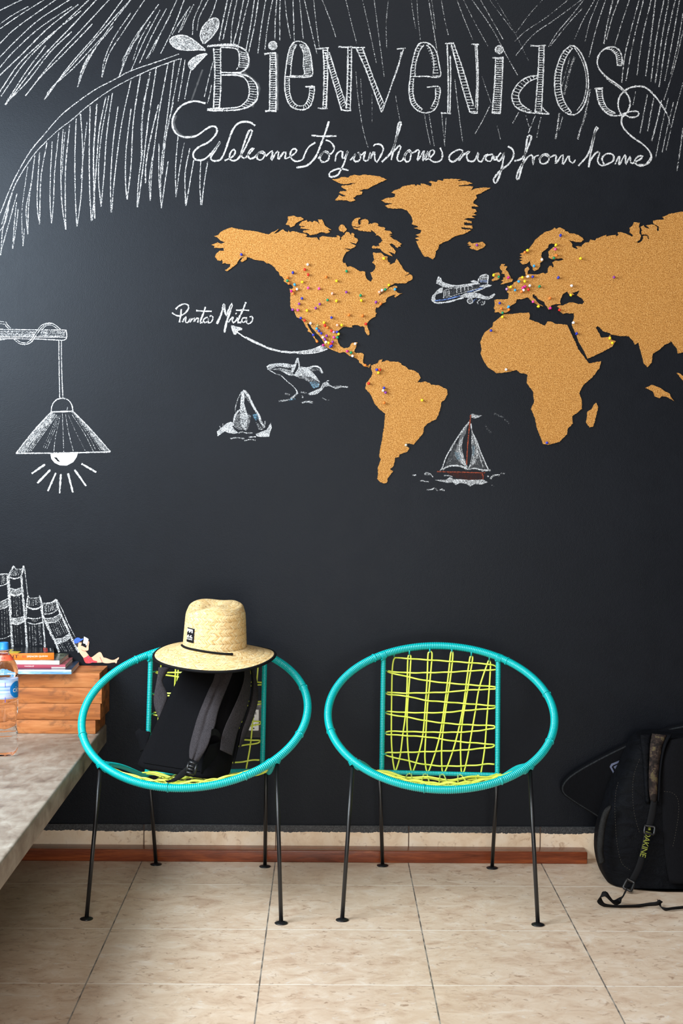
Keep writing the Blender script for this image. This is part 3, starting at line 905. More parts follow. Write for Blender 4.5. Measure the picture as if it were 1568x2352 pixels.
TITLE = '''
@ 2.613 380 20
# B
S 3.6 .85 288,238 294,320 295,420 288,600
S 3.6 .85 330,236 331,330 331,480 323,595
R 2.2 .7 27 292,245 295,420 290,592 | 328,245 331,420 324,592
S 4.0 .85 250,228 290,224 330,222 400,222 450,232 488,262 500,312 490,350 462,376 430,385 330,382
S 4 .8 252,224 330,216 400,214 440,222
S 3 .8 330,232 400,236 430,246 442,280 440,340 425,366
R 2.2 .7 9 443,258 446,300 441,350 | 486,268 498,310 488,352
S 4.5 .85 330,398 420,398 470,410
S 4 .85 430,386 500,408 545,455 553,510 545,550 505,585 440,606 330,612 250,610
S 3.4 .85 470,412 492,440 503,490 496,535 470,570 430,592 330,600
R 2.2 .7 14 494,436 505,490 490,545 450,582 | 528,436 550,500 532,562 490,596
S 4.5 .85 250,604 300,600 350,602
H 8 .10 420,230 500,330 470,380 560,470 520,590
# i
F .62 .1 618,222 626,205 643,198 662,204 669,222 662,240 644,246 626,240
O 3 .8 643,222 25
S 4.5 .85 592,274 620,268 664,266
S 3.4 .85 628,275 626,420 624,610
S 4 .85 660,266 664,420 662,612
R 2.6 .75 30 628,280 626,420 622,610 | 660,280 664,420 661,610
S 5 .85 598,616 630,612 666,616
H 7 .14 668,270 670,610
# e
S 3.6 .85 722,408 780,410 875,404 878,340 866,262 842,214 800,196 765,206 740,255 726,330 716,420 718,500 738,568 775,600 830,606 868,584 886,534 890,470 840,470
S 3 .8 745,402 830,400 826,340 828,270 805,214
S 3 .8 750,400 755,330 766,262 785,214
S 3 .8 742,418 745,500 760,550 790,580 826,582 850,556 862,520 864,474
R 2.2 .7 15 726,330 740,262 765,212 | 752,335 766,266 788,222
R 2.2 .7 18 716,420 718,500 738,566 775,598 | 742,420 745,500 762,552 792,578
R 2.4 .75 22 808,214 832,270 828,340 834,400 | 850,226 870,280 876,340 872,402
R 2.2 .7 12 826,582 852,556 866,478 | 832,604 872,580 890,478
S 4.4 .85 838,468 896,470
# n
S 3.6 .85 944,244 950,330 950,460 944,598
S 3.6 .85 972,238 973,330 970,460 964,598
R 2.4 .8 28 946,250 950,400 946,590 | 970,250 972,400 966,590
S 3.6 .8 905,242 940,238 980,236
S 3.6 .8 914,596 940,600 972,598
S 3.6 .85 958,262 1000,420 1055,606
S 3.2 .85 982,262 1032,420 1084,580
R 2.2 .7 26 964,280 1000,415 1052,595 | 986,275 1030,405 1080,570
S 4 .85 1094,236 1092,400 1084,600
S 3.4 .85 1116,236 1114,400 1108,608
R 2.2 .7 20 1095,250 1092,400 1086,590 | 1114,250 1113,400 1108,600
S 3.6 .8 1036,228 1080,232 1120,228
S 3.8 .85 1052,606 1085,612 1114,610
# v
S 3.8 .8 1118,232 1160,234 1196,232
S 3.4 .85 1144,238 1195,350 1248,490 1296,622
S 3.4 .85 1182,238 1230,370 1280,500 1312,572
R 2.2 .75 24 1150,248 1200,360 1250,492 1292,606 | 1184,248 1232,372 1278,496 1308,576
S 3 .8 1300,620 1345,490 1385,370 1428,244
S 3 .75 1316,570 1352,470 1396,350 1414,256
S 3.4 .8 1388,242 1440,238
@ 2.497 940 60
# e
S 3.6 .85 22,290 90,288 174,290 170,220 150,140 112,100 62,98 36,136 14,220 4,300 -2,380 14,450 58,490 110,496 150,472 168,420 172,350 100,350
S 3 .8 32,286 36,215 60,140 84,108
S 3 .8 24,300 20,380 36,440 72,476
S 3 .8 134,284 140,215 122,136 98,108
S 3 .8 150,356 148,416 126,462
R 2.2 .7 14 8,290 20,190 52,112 | 32,286 44,190 76,116
R 2.2 .7 18 2,304 0,390 20,452 62,486 | 26,304 24,386 40,440 76,474
R 2.2 .7 14 110,106 150,170 170,286 | 96,114 126,180 136,286
R 2.2 .7 10 150,360 146,420 120,470 | 170,360 164,424 140,476
# n
S 3.6 .85 216,102 222,300 220,498
S 3.4 .85 234,170 236,300 232,494
S 3.8 .85 204,100 256,98
S 4 .85 180,498 238,500
S 3.6 .85 240,106 300,340 346,494
S 3.4 .85 256,106 310,260 366,450
R 2.2 .75 28 236,120 296,330 346,490 | 260,120 322,300 380,490
S 4 .85 386,104 393,300 388,498
S 2.8 .75 376,108 386,300 378,470
S 4 .85 354,104 398,106
S 3.6 .85 344,492 366,500 392,498
# i
F .62 .1 494,135 500,118 515,112 531,118 538,135 531,152 515,158 500,152
O 3 .8 515,135 23
S 4 .85 474,182 510,184 540,180
S 3.6 .85 494,184 488,330 474,498
S 3.6 .85 536,184 530,330 520,500
R 2.4 .75 30 494,190 488,330 476,490 | 534,190 530,330 520,492
S 4 .85 472,498 522,500
# d
S 4 .85 694,112 740,114 782,110
S 3.4 .85 744,120 735,300 720,492
S 3.6 .85 772,114 766,300 756,490
R 2.2 .75 32 744,126 735,300 722,488 | 770,126 765,300 757,488
S 4.5 .85 720,494 760,502 802,504
S 3.5 .85 764,468 782,490 802,504
S 3.6 .85 736,284 680,292 626,326 592,380 588,420 610,464 660,490 720,500
S 3.2 .85 732,298 680,322 640,366 625,400 640,446 690,482
R 2.2 .75 20 730,286 680,296 628,328 594,380 592,424 620,466 680,492 | 730,298 684,322 646,362 628,398 640,442 664,468 700,486
# o
S 3.6 .85 922,114 880,150 846,230 832,310 838,400 866,470 920,508 966,498 1006,440 1026,340 1016,240 986,160 950,118 918,112
S 3.2 .85 934,126 896,182 872,262 868,350 886,430 928,496
S 2.6 .75 946,124 980,180 1006,250 1014,340 996,430 960,484
R 2.4 .75 32 918,118 880,156 848,234 834,310 840,400 868,468 916,504 | 930,128 898,184 874,262 868,345 882,420 900,462 930,498
# s
S 4.2 .85 1188,222 1217,222 1214,165 1188,126 1142,122 1096,150 1076,200 1090,250 1138,298 1196,338 1244,386 1265,436 1250,490 1212,512 1150,510 1102,470 1080,420 1070,358
S 3 .8 1190,216 1184,166 1158,136 1130,132
S 3 .7 1094,258 1140,310 1196,350 1236,386
R 2.2 .75 11 1162,128 1200,150 1216,216 | 1152,138 1180,166 1190,216
S 4 .85 1060,358 1110,356
S 3.2 .85 1104,362 1110,420 1132,468 1180,500
R 2.2 .75 16 1072,364 1082,420 1106,470 1150,506 | 1104,364 1110,416 1134,468 1180,500
S 4.4 .85 1214,512 1196,460 1206,402 1250,360 1300,346 1352,352 1402,396 1444,450 1474,500
S 2.4 .5 1474,500 1486,530 1494,570
S 4 .85 1214,508 1268,490 1312,492 1308,516 1268,524 1236,510 1216,530 1222,576 1270,630 1340,680 1378,722 1386,762 1360,792 1312,796
# flourish leaves beside the B
@ 2.613 380 20
F .60 .12 240,248 200,212 140,170 80,160 34,178 30,205 70,238 140,250
S 3.4 .85 240,248 200,215 140,170 80,160 30,180 32,210 70,240 140,250 200,246 240,250
F .52 .08 225,208 210,160 230,100 280,60 315,66 314,110 284,160 236,205
S 3.2 .85 226,210 208,160 230,100 282,58 316,66 316,110 284,162 234,210
F .70 .15 248,272 190,284 142,322 146,352 162,364 190,330
S 3.2 .85 248,270 190,282 140,322 146,354 162,366 192,330 250,272
'''
SCRIPT = '''
@ 2.613 380 20
S 4.6 .9 240,568 170,555 100,580 55,632 40,690 60,745 110,770 180,765 240,725 280,705 306,716 304,750 260,800 200,830 165,870 180,905 230,905 280,862 312,820 330,795 292,860 270,895 290,914 330,905 355,860 376,800 402,730 440,686 500,680 538,702
H 8 .12 60,640 50,700 100,768 180,766
S 4.4 .9 355,912 400,890 420,860 405,845 384,880 392,910 430,905 470,850 508,770 520,730 500,735 475,800 455,862 458,890 474,898
@ 2.4216 430 310
S 4.2 .9 322,128 356,92 372,76 354,78 338,108 346,132 372,126 390,108 402,94 424,92 430,116 408,140 386,128 396,100 430,106
S 4.2 .9 436,118 474,88 466,142 494,98 508,92 504,138 536,96 548,100 544,132 576,118 606,94 604,78 582,82 572,114 590,142 618,146 642,134 656,100 676,66 712,42
S 4.2 .9 728,132 748,104 772,90 788,108 784,138 758,152 740,140 744,110 766,94 792,108 815,84 812,58 792,36 770,28
@ 2.613 380 20
S 4.8 .92 980,676 960,740 930,820 900,890 850,940 785,954
S 4.6 .92 876,760 940,766 1025,764
S 4.2 .9 1018,916 1024,878 1046,856 1062,858 1060,896 1074,896 1092,860 1094,852 1074,920 1050,970 1030,1000 988,1010 986,984 1040,960 1098,970
@ 2.4216 780 270
S 4.2 .9 58,238 92,200 84,208 78,236 96,246 116,226 106,196 98,190 120,210 142,188 132,234 156,238 172,192 168,232 190,188 196,236 208,246 232,204 242,174 226,150 196,150 186,160
S 4.8 .92 234,248 288,190 322,92 342,28 326,34 316,100 302,164 286,236
S 4.4 .9 300,190 328,158 340,164 322,210 322,240 346,240 366,206 386,178 396,200 388,240 366,244 360,212 376,190 406,198
S 4.2 .9 406,198 442,180 430,242 464,190 470,186 460,242 492,184 476,236 520,206 524,182 502,188 498,228 528,248 564,236 570,200 558,168
S 4.4 .9 686,186 662,178 616,204 608,234 630,246 664,222 688,190 660,240
S 4.2 .9 664,240 690,206 724,186 706,208 714,240 748,240 772,192 766,234 788,246 806,212 826,206
S 4.2 .9 852,204 818,212 812,236 840,242 854,206 860,240 888,204 896,196
@ 2.497 940 60
S 4.6 .92 496,746 510,776 536,746 542,722 540,750 530,810 510,875 490,902 484,876 520,830 570,790 597,742 590,706 564,690
@ 2.358 1130 270
S 4.6 .92 120,236 166,216 204,132 211,102 192,104 176,200 152,300 140,338 132,320 152,268 192,214
S 4.2 .9 192,214 216,204 222,256 228,216 252,204
S 4.4 .9 254,228 274,200 304,202 304,236 272,252 256,232 276,204 312,216
S 4.2 .9 312,216 346,204 342,252 374,206 384,208 382,256 414,206 418,234 438,246 450,228
S 4.8 .92 466,262 520,196 556,82 573,60 560,55 546,130 532,200 522,270
S 4.4 .9 526,240 560,192 582,190 570,232 590,260 628,250 656,232 654,202 620,196 594,222 606,256
S 4.2 .9 664,254 690,206 686,260 720,200 722,254 746,210 752,248 800,226 816,210 790,210 770,236 790,260 830,256 862,212
'''
FROND = '''
@ 2 0 0
S 2.6 .7 822,248 710,288 600,326 520,368 440,410 370,458 300,512 250,562 200,622 150,680 110,742 70,815 40,882 0,985
S 2.6 .7 826,270 710,312 600,362 520,405 450,452 385,502 330,550 262,602 200,662 160,705 120,762 85,820 60,872 25,975 8,1030
S 2.6 .66 60,870 36,960 12,1060 4,1172
S 2.6 .66 78,890 48,1000 20,1100 0,1172
S 2.6 .62 40,960 20,1030 0,1060
S 2.6 .62 76,930 66,1030 58,1142
S 2.6 .62 84,960 72,1060 58,1142
S 2.2 .55 128,765 108,900 100,1000 106,1130
S 2.4 .6 112,1050 106,1130
S 2.6 .66 160,715 142,850 120,960 128,1076
S 2.6 .62 150,800 132,940 128,1076
S 2.6 .68 182,700 172,860 172,960 182,1030
S 2.6 .66 216,655 190,800 184,920 182,1030
S 2.6 .68 240,650 232,800 230,920 236,1026
S 2.6 .68 270,608 252,780 246,920 237,1026
S 2.8 .7 290,595 280,760 284,930 302,1055
S 2.8 .7 320,572 302,760 300,930 302,1055
S 2.4 .6 300,600 290,700 286,800
S 2.8 .7 350,545 344,720 346,900 353,1040
S 2.8 .7 370,522 380,700 372,900 354,1040
S 3 .72 414,488 410,700 412,880 420,1015
S 3.6 .74 445,478 430,700 432,880 436,1004
S 2.4 .6 400,560 384,700 372,820
S 3 .72 486,445 456,600 440,800 424,1014
S 2.8 .7 516,428 490,620 478,800 464,950
S 2.6 .66 500,440 466,620 452,800 464,950
S 2.8 .7 542,490 520,650 508,830 510,976
S 2.8 .7 602,368 560,560 530,780 512,976
S 2.8 .7 602,500 580,680 576,820 583,916
S 3 .72 645,338 612,560 602,760 584,916
S 2.8 .7 655,690 636,830 630,952
S 4.4 .62 690,330 655,520 650,700 648,752
S 3 .72 718,312 680,560 654,790 632,952
S 3.4 .7 728,480 690,640 670,760 668,842
S 2.8 .7 772,290 730,520 700,750 690,922
S 2.8 .68 700,720 686,830 690,922
S 2.8 .7 800,280 770,520 740,760 738,930
S 4 .62 795,470 760,640 748,760 744,800
S 2.8 .7 772,742 756,850 741,956
S 2.6 .66 730,660 730,820 741,956
S 2.6 .68 850,275 835,370 818,466
S 2.6 .68 882,300 862,380 848,456
S 2.6 .66 832,268 810,380 790,480
S 2.6 .66 818,620 806,770 808,906
S 2.4 .6 846,655 826,770 808,906
S 2.8 .68 872,680 850,800 853,946
S 2.8 .68 890,735 870,850 854,946
S 2.8 .68 922,735 918,840 922,942
S 2.8 .68 954,742 938,840 926,942
S 2.4 .62 978,285 956,370 938,446
S 2.4 .62 972,388 962,440 952,476
H 5 .10 930,320 905,390 880,460
'''
UPPER = '''
@ 2 0 0
S 2.6 .66 78,10 40,28 0,48
S 2.6 .66 195,4 90,70 0,132
S 2.6 .66 130,30 60,68 0,110
S 2.6 .7 255,0 140,80 60,140 0,200
S 2.6 .7 300,12 180,90 80,180 0,262
S 3 .72 360,20 220,130 100,250 0,345
S 2.6 .68 330,30 180,130 60,240 0,310
S 2.8 .7 408,0 260,140 120,280 5,442
S 2.8 .7 372,50 220,170 90,290 0,420
S 3 .72 442,0 330,120 180,280 25,482
S 3 .7 330,145 230,240 130,370 22,480
S 3.2 .66 210,210 120,330 30,470
S 2.8 .72 500,0 380,130 250,270 117,440
S 2.8 .72 425,110 300,240 190,350 117,440
S 2.8 .72 562,0 450,150 320,300 203,460
S 2.8 .72 590,10 480,130 340,290 215,430
S 2.6 .66 470,170 340,310 240,400 203,460
S 2.6 .68 596,5 500,130 410,270 355,400
S 2.6 .68 520,120 430,230 380,320 357,400
S 3.6 .62 410,250 380,310 362,370
S 2.6 .66 664,0 570,140 500,250 468,355
S 2.6 .66 600,60 520,180 478,280 468,355
S 2.6 .66 728,20 640,150 580,270 548,348
S 4 .58 640,160 580,250 556,330
S 2.6 .66 700,60 620,170 560,280
S 2.6 .66 735,45 660,190 602,325
S 2.6 .66 764,40 700,160 640,292
S 2.4 .6 690,100 640,190 610,280
S 2.6 .66 805,15 740,150 672,270
S 4 .5 740,150 700,220 680,270
S 2.6 .66 846,0 800,120 738,246
S 2.4 .62 782,70 740,150 700,240
S 2.6 .66 873,30 820,110 790,160
S 2.4 .6 858,60 820,150
S 3.6 .55 890,20 850,100 830,140
S 2.6 .66 928,0 890,90 884,160
S 2.4 .62 950,10 915,80 905,140
S 2.6 .68 995,0 975,60 958,90
S 3.4 .66 1044,0 1025,90 1006,188
S 2.8 .66 1062,10 1044,90 1024,182
S 2.8 .66 1088,0 1066,110 1060,200
S 3 .66 1118,0 1096,110 1068,214
S 2.8 .66 1142,0 1112,120 1092,226
S 3 .66 1168,0 1150,120 1126,250
S 3 .66 1186,0 1170,110 1142,240
S 3 .66 1220,0 1200,120 1184,246
S 2.6 .62 1252,0 1230,110 1216,230
S 3 .66 1270,0 1264,90 1262,196
S 2.8 .66 1286,0 1284,90 1285,186
S 2.6 .6 1308,0 1318,90 1334,176
S 2.4 .62 1345,0 1348,90 1352,200
S 2.2 .58 1376,0 1384,90 1392,180
S 2.4 .6 1400,10 1425,120 1455,248
S 2.2 .56 1440,0 1452,110 1466,216
S 2.2 .52 1480,0 1515,90 1542,170
@ 2 784 0
S 2 .5 20,0 44,100 70,200
S 2 .5 96,0 126,130 160,290
S 2 .52 150,0 172,170 196,352
S 2.2 .46 215,0 205,110 208,222
S 1.8 .46 320,0 328,60 340,132
S 1.8 .5 346,0 352,90 362,182
S 2.4 .56 400,0 420,120 440,242
S 2 .5 414,0 422,60 432,132
S 2.2 .5 458,0 472,80 490,162
S 2.2 .5 530,0 560,80 602,182
S 2 .5 560,0 610,100 672,212
S 2.4 .54 600,0 690,130 760,260 808,345
S 2.2 .5 638,0 690,90 742,182
S 1.8 .46 680,0 740,80 802,162
S 1.6 .36 708,0 790,140 860,282
S 1.8 .46 922,0 860,70 800,152
S 2 .5 1040,0 940,80 850,140 795,190
S 2.2 .54 1090,8 980,90 880,160 800,255
S 2.4 .56 1112,0 1050,80 990,150 950,216
S 2.4 .56 1104,40 1040,110 960,210
S 2.2 .52 1162,0 1110,90 1070,180
S 2.2 .52 1176,10 1140,100 1118,190
S 2.6 .58 1212,0 1170,130 1136,262
S 3.6 .58 1246,0 1222,100 1204,202
S 3.2 .58 1272,0 1240,90 1216,182
S 2.6 .58 1322,0 1285,110 1254,212
S 2.8 .6 1366,0 1326,150 1300,260 1286,382
S 2.8 .6 1386,0 1342,180 1306,372
S 2.8 .6 1422,0 1382,170 1356,346
S 3.4 .6 1440,10 1420,180 1396,350
S 3.4 .6 1480,0 1445,180 1420,376
S 3.4 .6 1502,0 1470,180 1440,382
S 3.2 .58 1532,0 1490,190 1458,400
S 3 .56 1550,10 1520,180 1484,372
S 2.8 .56 1568,60 1544,200 1512,340
S 2.6 .54 1568,140 1530,300 1480,460
S 3.4 .6 1404,435 1388,520 1370,612
S 3.4 .6 1434,450 1420,520 1406,602
S 4 .6 1470,460 1450,550 1424,648
S 2.6 .54 1500,450 1475,560 1442,724
S 2.6 .54 1524,470 1500,570 1472,700
S 2.6 .56 1568,380 1530,520 1490,690
S 3 .54 1568,585 1556,680 1540,786
S 2.2 .5 1350,420 1345,450 1338,482
S 2 .52 66,330 76,450 98,590 122,680
S 1.6 .4 88,362 92,430 96,482
S 1.6 .36 140,430 140,560
S 1.8 .42 248,440 258,500 270,562
S 2.2 .52 380,522 392,590 408,664
S 2 .5 402,526 412,590 426,674
S 2 .52 460,522 466,590 474,672
S 1.8 .48 480,540 474,652
S 2.4 .52 520,366 536,500 556,652
S 2.2 .54 684,480 650,550 612,616
S 1.8 .46 644,350 668,420 690,482
S 2 .46 714,576 730,640
S 3 .58 814,516 800,540 786,566
S 2.6 .54 890,530 874,570 858,612
S 2.4 .5 916,538 906,580 896,632
S 2 .46 846,530 866,600
S 4.5 .52 1000,520 992,580 982,640
S 3 .46 1016,536 998,600
S 4.5 .5 1142,410 1122,510 1084,640
S 4 .46 1124,520 1104,580 1090,606
S 6 .40 1070,260 1046,330 1022,436
S 4 .36 1052,255 1030,330 1010,400
'''
LAMP = '''
@ 3.92 0 700
L 2.4 .8 -20,216 330,226 596,228
S 2.4 .85 596,228 600,292 575,318 450,314 300,306
L 2.6 .85 -20,290 200,290 590,292
L 2.2 .75 -20,304 140,305 300,310
G 1.6 .5 7 -20,232 150,234 325,240 | -20,282 140,284 310,284
G 1.6 .5 7 375,236 480,238 585,240 | 345,284 460,286 580,284
L 1.8 .7 598,230 575,250
S 2 .72 -20,144 20,152 60,176 98,212
S 2 .72 -20,166 16,172 50,190 78,214
S 2.4 .75 126,306 168,346 225,358 285,334 334,262 384,196 440,168 492,178 545,222
S 2.2 .72 140,306 180,334 228,344 276,318 322,250 370,188 430,164 470,166
S 2 .7 380,222 420,186 470,186 525,222
L 2.4 .75 76,304 -20,392
L 2.2 .72 42,304 -20,352
L 4 .4 58,306 -20,372
S 2.4 .78 530,322 532,560 538,842
S 2.4 .78 553,322 555,560 566,842
S 2.8 .84 460,960 470,902 508,856 560,842 612,856 646,900 656,958
L 3.4 .9 456,966 660,958
L 2.6 .5 600,950 612,920
S 3 .82 458,968 300,1140 145,1336
S 3 .82 658,960 820,1125 992,1322
L 3.4 .88 142,1337 450,1336 700,1332 995,1324
F .38 .14 456,972 500,982 420,1090 330,1190 270,1260 232,1326 150,1334 300,1146
F .36 .12 640,966 664,964 820,1130 990,1322 930,1312 830,1180 700,1010
G 1.4 .55 7 460,990 300,1180 190,1330 | 520,990 400,1160 290,1315
G 1.2 .46 3 510,1000 440,1160 380,1290 | 545,1000 500,1130 430,1300
S 1.6 .55 542,1000 515,1120 498,1200 484,1322
S 1.6 .55 562,980 568,1160 574,1326
S 1.6 .55 590,986 618,1150 660,1318
S 1.2 .4 612,986 680,1140 768,1316
S 1.6 .55 650,990 760,1160 842,1322
G 1.3 .5 4 660,980 790,1170 860,1310 | 664,972 850,1180 960,1312
F 1.0 .5 454,1342 462,1388 492,1424 540,1446 602,1448 660,1416 690,1372 702,1334
L 4.8 .95 406,1437 286,1520
L 4.8 .95 453,1486 337,1606
L 4.8 .95 503,1514 430,1678
L 4.8 .95 548,1524 537,1698
L 4.8 .95 613,1518 656,1690
L 4.8 .95 672,1486 775,1632
L 4.8 .95 734,1431 866,1508
C 16 17 20
F 1.0 .9 484,1372 512,1376 524,1394 544,1414 520,1410
'''
BOOKS = '''
@ 4.9 0 1280
S 3 .7 -20,200 40,188 104,188
S 2.6 .7 -20,322 30,316 82,294
G 1.4 .42 7 -20,210 -20,308 | 84,204 84,288
S 2.6 .7 -20,508 40,490 94,458
S 2.6 .7 -20,588 50,574 100,540
F .42 .06 -20,512 40,494 92,464 98,538 50,570 -20,584
S 2.2 .6 -20,918 60,908 122,876
L 1.6 .4 20,600 26,880
L 1.6 .4 50,590 56,870
L 1.6 .36 76,580 90,860
S 6 .72 104,192 86,230 98,400 112,600 128,820 142,1010
S 5 .75 158,98 126,152 100,214
S 2.6 .7 160,100 176,130 250,132 268,94
S 5 .75 268,94 256,150 240,212
S 3.4 .75 100,216 160,242 242,220
G 1.6 .45 9 150,134 112,208 | 250,136 236,208
S 2 .6 272,96 290,230 312,424
S 5.5 .75 240,214 256,420 276,640 294,860 304,1030
S 5 .7 100,220 108,420 126,640
S 2.6 .7 108,346 180,362 246,338
S 4.4 .78 112,412 180,434 250,402
F .42 .06 110,352 180,366 246,342 248,398 180,426 114,408
S 3 .72 126,686 200,684 272,666
S 4 .78 130,742 200,754 278,716
F .58 .08 128,690 200,688 272,672 276,714 200,748 132,738
G 1.4 .40 4 140,440 150,670 | 236,430 252,660
G 1.4 .34 3 150,760 164,980 | 260,740 280,980
S 4 .74 318,432 304,500 298,560 294,700
S 2.4 .66 318,440 332,458 432,456 446,430
S 4.4 .74 446,428 470,540 480,680 494,840 506,1010
G 1.6 .45 9 326,464 304,548 | 436,462 462,540
S 4.4 .8 300,548 340,574 385,584 440,570 470,546
S 2.8 .72 308,680 390,692 472,676
S 3 .74 312,734 390,754 474,734
G 1.5 .42 6 320,760 330,1010 | 470,750 490,980
S 1.4 .5 358,702 384,730
S 1.4 .5 384,700 358,732
L 1.4 .5 392,700 392,732
S 1.4 .5 400,702 412,730 426,700
S 4 .72 488,520 560,516 600,500 632,474
S 6 .74 478,528 472,620 510,720 560,830 620,950 668,1070
S 5.5 .76 630,474 660,580 716,710 780,850 840,980 890,1070
S 2.4 .6 642,480 700,590 764,740 848,900
G 1.6 .5 12 500,528 500,628 | 632,490 650,580
S 3.4 .74 498,640 580,630 652,586
S 3.2 .72 506,690 600,680 676,634
S 3.4 .74 522,738 620,726 694,672
F .46 .06 508,694 600,684 674,640 692,670 618,720 524,734
S 3 .72 608,922 700,910 784,856
S 3 .72 636,972 720,950 804,892
F .55 .08 612,926 700,914 784,862 802,890 718,946 638,966
G 1.5 .40 8 530,746 600,906 | 690,690 770,850
G 1.5 .40 7 650,985 700,1060 | 800,910 870,1050
'''
PLACE = '''
@ 4.48 390 690
S 4 .9 60,90 100,52 150,36 190,50 188,92 150,135 100,160 60,152 22,126
S 4.2 .92 118,90 112,150 98,226
S 3.6 .9 128,222 152,182 174,168 158,210 172,232 196,215 216,176 208,226
S 3.6 .9 208,226 228,196 252,180 246,232 262,200 286,176 294,188 286,228
S 4 .92 366,66 346,130 318,200 310,230 336,226
S 3.8 .9 270,105 350,111 430,112
S 3.6 .9 388,172 352,188 346,220 372,230 392,204 400,172 392,214 402,236 428,220 443,185 434,156 408,164
S 5 .92 484,242 520,160 545,85 558,28 562,90 578,152 602,108 640,32 620,110 590,200 570,280 562,330
S 3.8 .9 600,226 632,184 656,166 640,206 650,230 676,214 696,178
L 4.6 .92 676,132 686,138
S 4.4 .92 782,18 750,100 712,180 698,220 714,232 742,214
S 3.8 .9 680,102 750,100 816,103
S 3.6 .9 794,180 754,180 738,210 755,230 784,206 796,180 786,216 800,242 832,230 853,195 844,164 820,172
'''
ARROW = '''
@ 3.267 380 660
F .78 0.08 494,288 578,312 546,322 518,356
S 3 .9 494,288 578,312 544,322 518,356 494,288
S 3.6 .85 534,334 600,378 700,428 800,468 900,488 1000,490
S 3 .8 600,372 700,420 800,462 900,482 1000,484
F .66 .12 990,484 1050,476 1110,462 1180,432 1216,462 1150,486 1050,498 990,494
S 2.6 .8 990,484 1050,476 1110,462 1180,432
S 2.6 .8 990,496 1060,498 1150,486 1216,462
'''
WHALE = '''
@ 4.267 600 810
F .74 .10 50,135 80,115 150,103 220,103 280,112 310,118 315,135 300,150 250,148 180,135 120,145 85,165 60,158
F .52 .06 85,165 180,150 250,160 300,180 312,205 330,225 280,225 230,200 180,175
S 4 .85 222,186 260,212 310,218
F .82 .10 300,125 325,110 345,55 358,48 366,96 350,98 336,140 320,178 306,200 292,178
S 3 .8 358,50 368,100 370,134 352,180 330,205
F .84 .12 370,135 450,145 520,128 500,150 470,165 510,200 550,250 575,290 540,270 470,235 400,225 340,235 310,215 340,205 365,180
F .42 .05 340,235 400,225 470,235 540,270 575,290 565,330 520,345 480,300 420,260 370,250
S 4.6 .8 450,150 520,132 570,148 592,185 598,202
F .40 .04 470,160 540,150 585,180 590,205 560,172 500,185
S 2.4 .75 60,160 110,190 150,212 190,222 240,270 300,320 330,350 354,388
F .74 .10 455,402 520,372 580,345 600,300 640,284 662,300 680,325 620,335 590,370 540,410 470,416
S 3 .6 640,290 650,272 664,276
S 4 .66 670,322 700,336 730,348 770,335 850,338
F .40 .05 690,330 780,318 800,340 740,356
S 6 .6 290,455 330,420 355,388
S 4.6 .5 170,475 240,466 305,455
S 4 .5 232,402 280,412
S 5 .46 388,386 444,396
S 4 .46 400,414 405,446
S 6 .55 394,492 440,480 504,488
S 3 .42 596,440 620,458 664,466
C 130 178 206
F .44 .08 470,290 520,280 566,300 562,335 512,352 490,330
S 5 .36 270,466 330,452
'''
ROCK = '''
@ 5.6 480 880
F .84 .12 420,108 450,103 456,180 450,260 470,320 480,370 440,350 404,360 400,300 406,220 412,150
F .72 .10 396,350 440,345 480,365 498,420 492,520 476,612 440,592 404,530 396,440
S 5 .78 398,340 348,388 322,470 310,548
S 2.2 .65 420,108 372,200 342,300 336,362
F .34 .06 345,400 398,380 398,520 430,600 380,600 320,560
S 6 .84 436,96 474,120 520,190 560,280 600,350 640,420 668,500 712,572
F .42 .05 470,130 520,200 572,300 544,280 490,216 462,180
F .34 .04 600,500 680,560 700,600 640,600
F .36 .04 480,380 540,420 510,560 490,600
F .84 .16 100,622 150,580 220,520 280,495 308,510 300,558 340,610 380,640 320,652 250,640 200,622 110,684
F .86 .18 600,652 680,622 740,600 792,510 806,572 782,640 772,690 660,692 612,682
S 2.6 .65 138,552 148,590
S 2.6 .65 180,522 176,566
S 3 .6 722,486 714,556
S 3.4 .6 380,640 430,625 480,640 560,640
S 3 .62 270,716 370,700 452,716
S 3 .6 450,742 520,726 596,734
S 3.6 .66 510,696 600,690
C 120 172 202
F .42 .08 560,400 622,388 642,450 604,484 572,452
'''
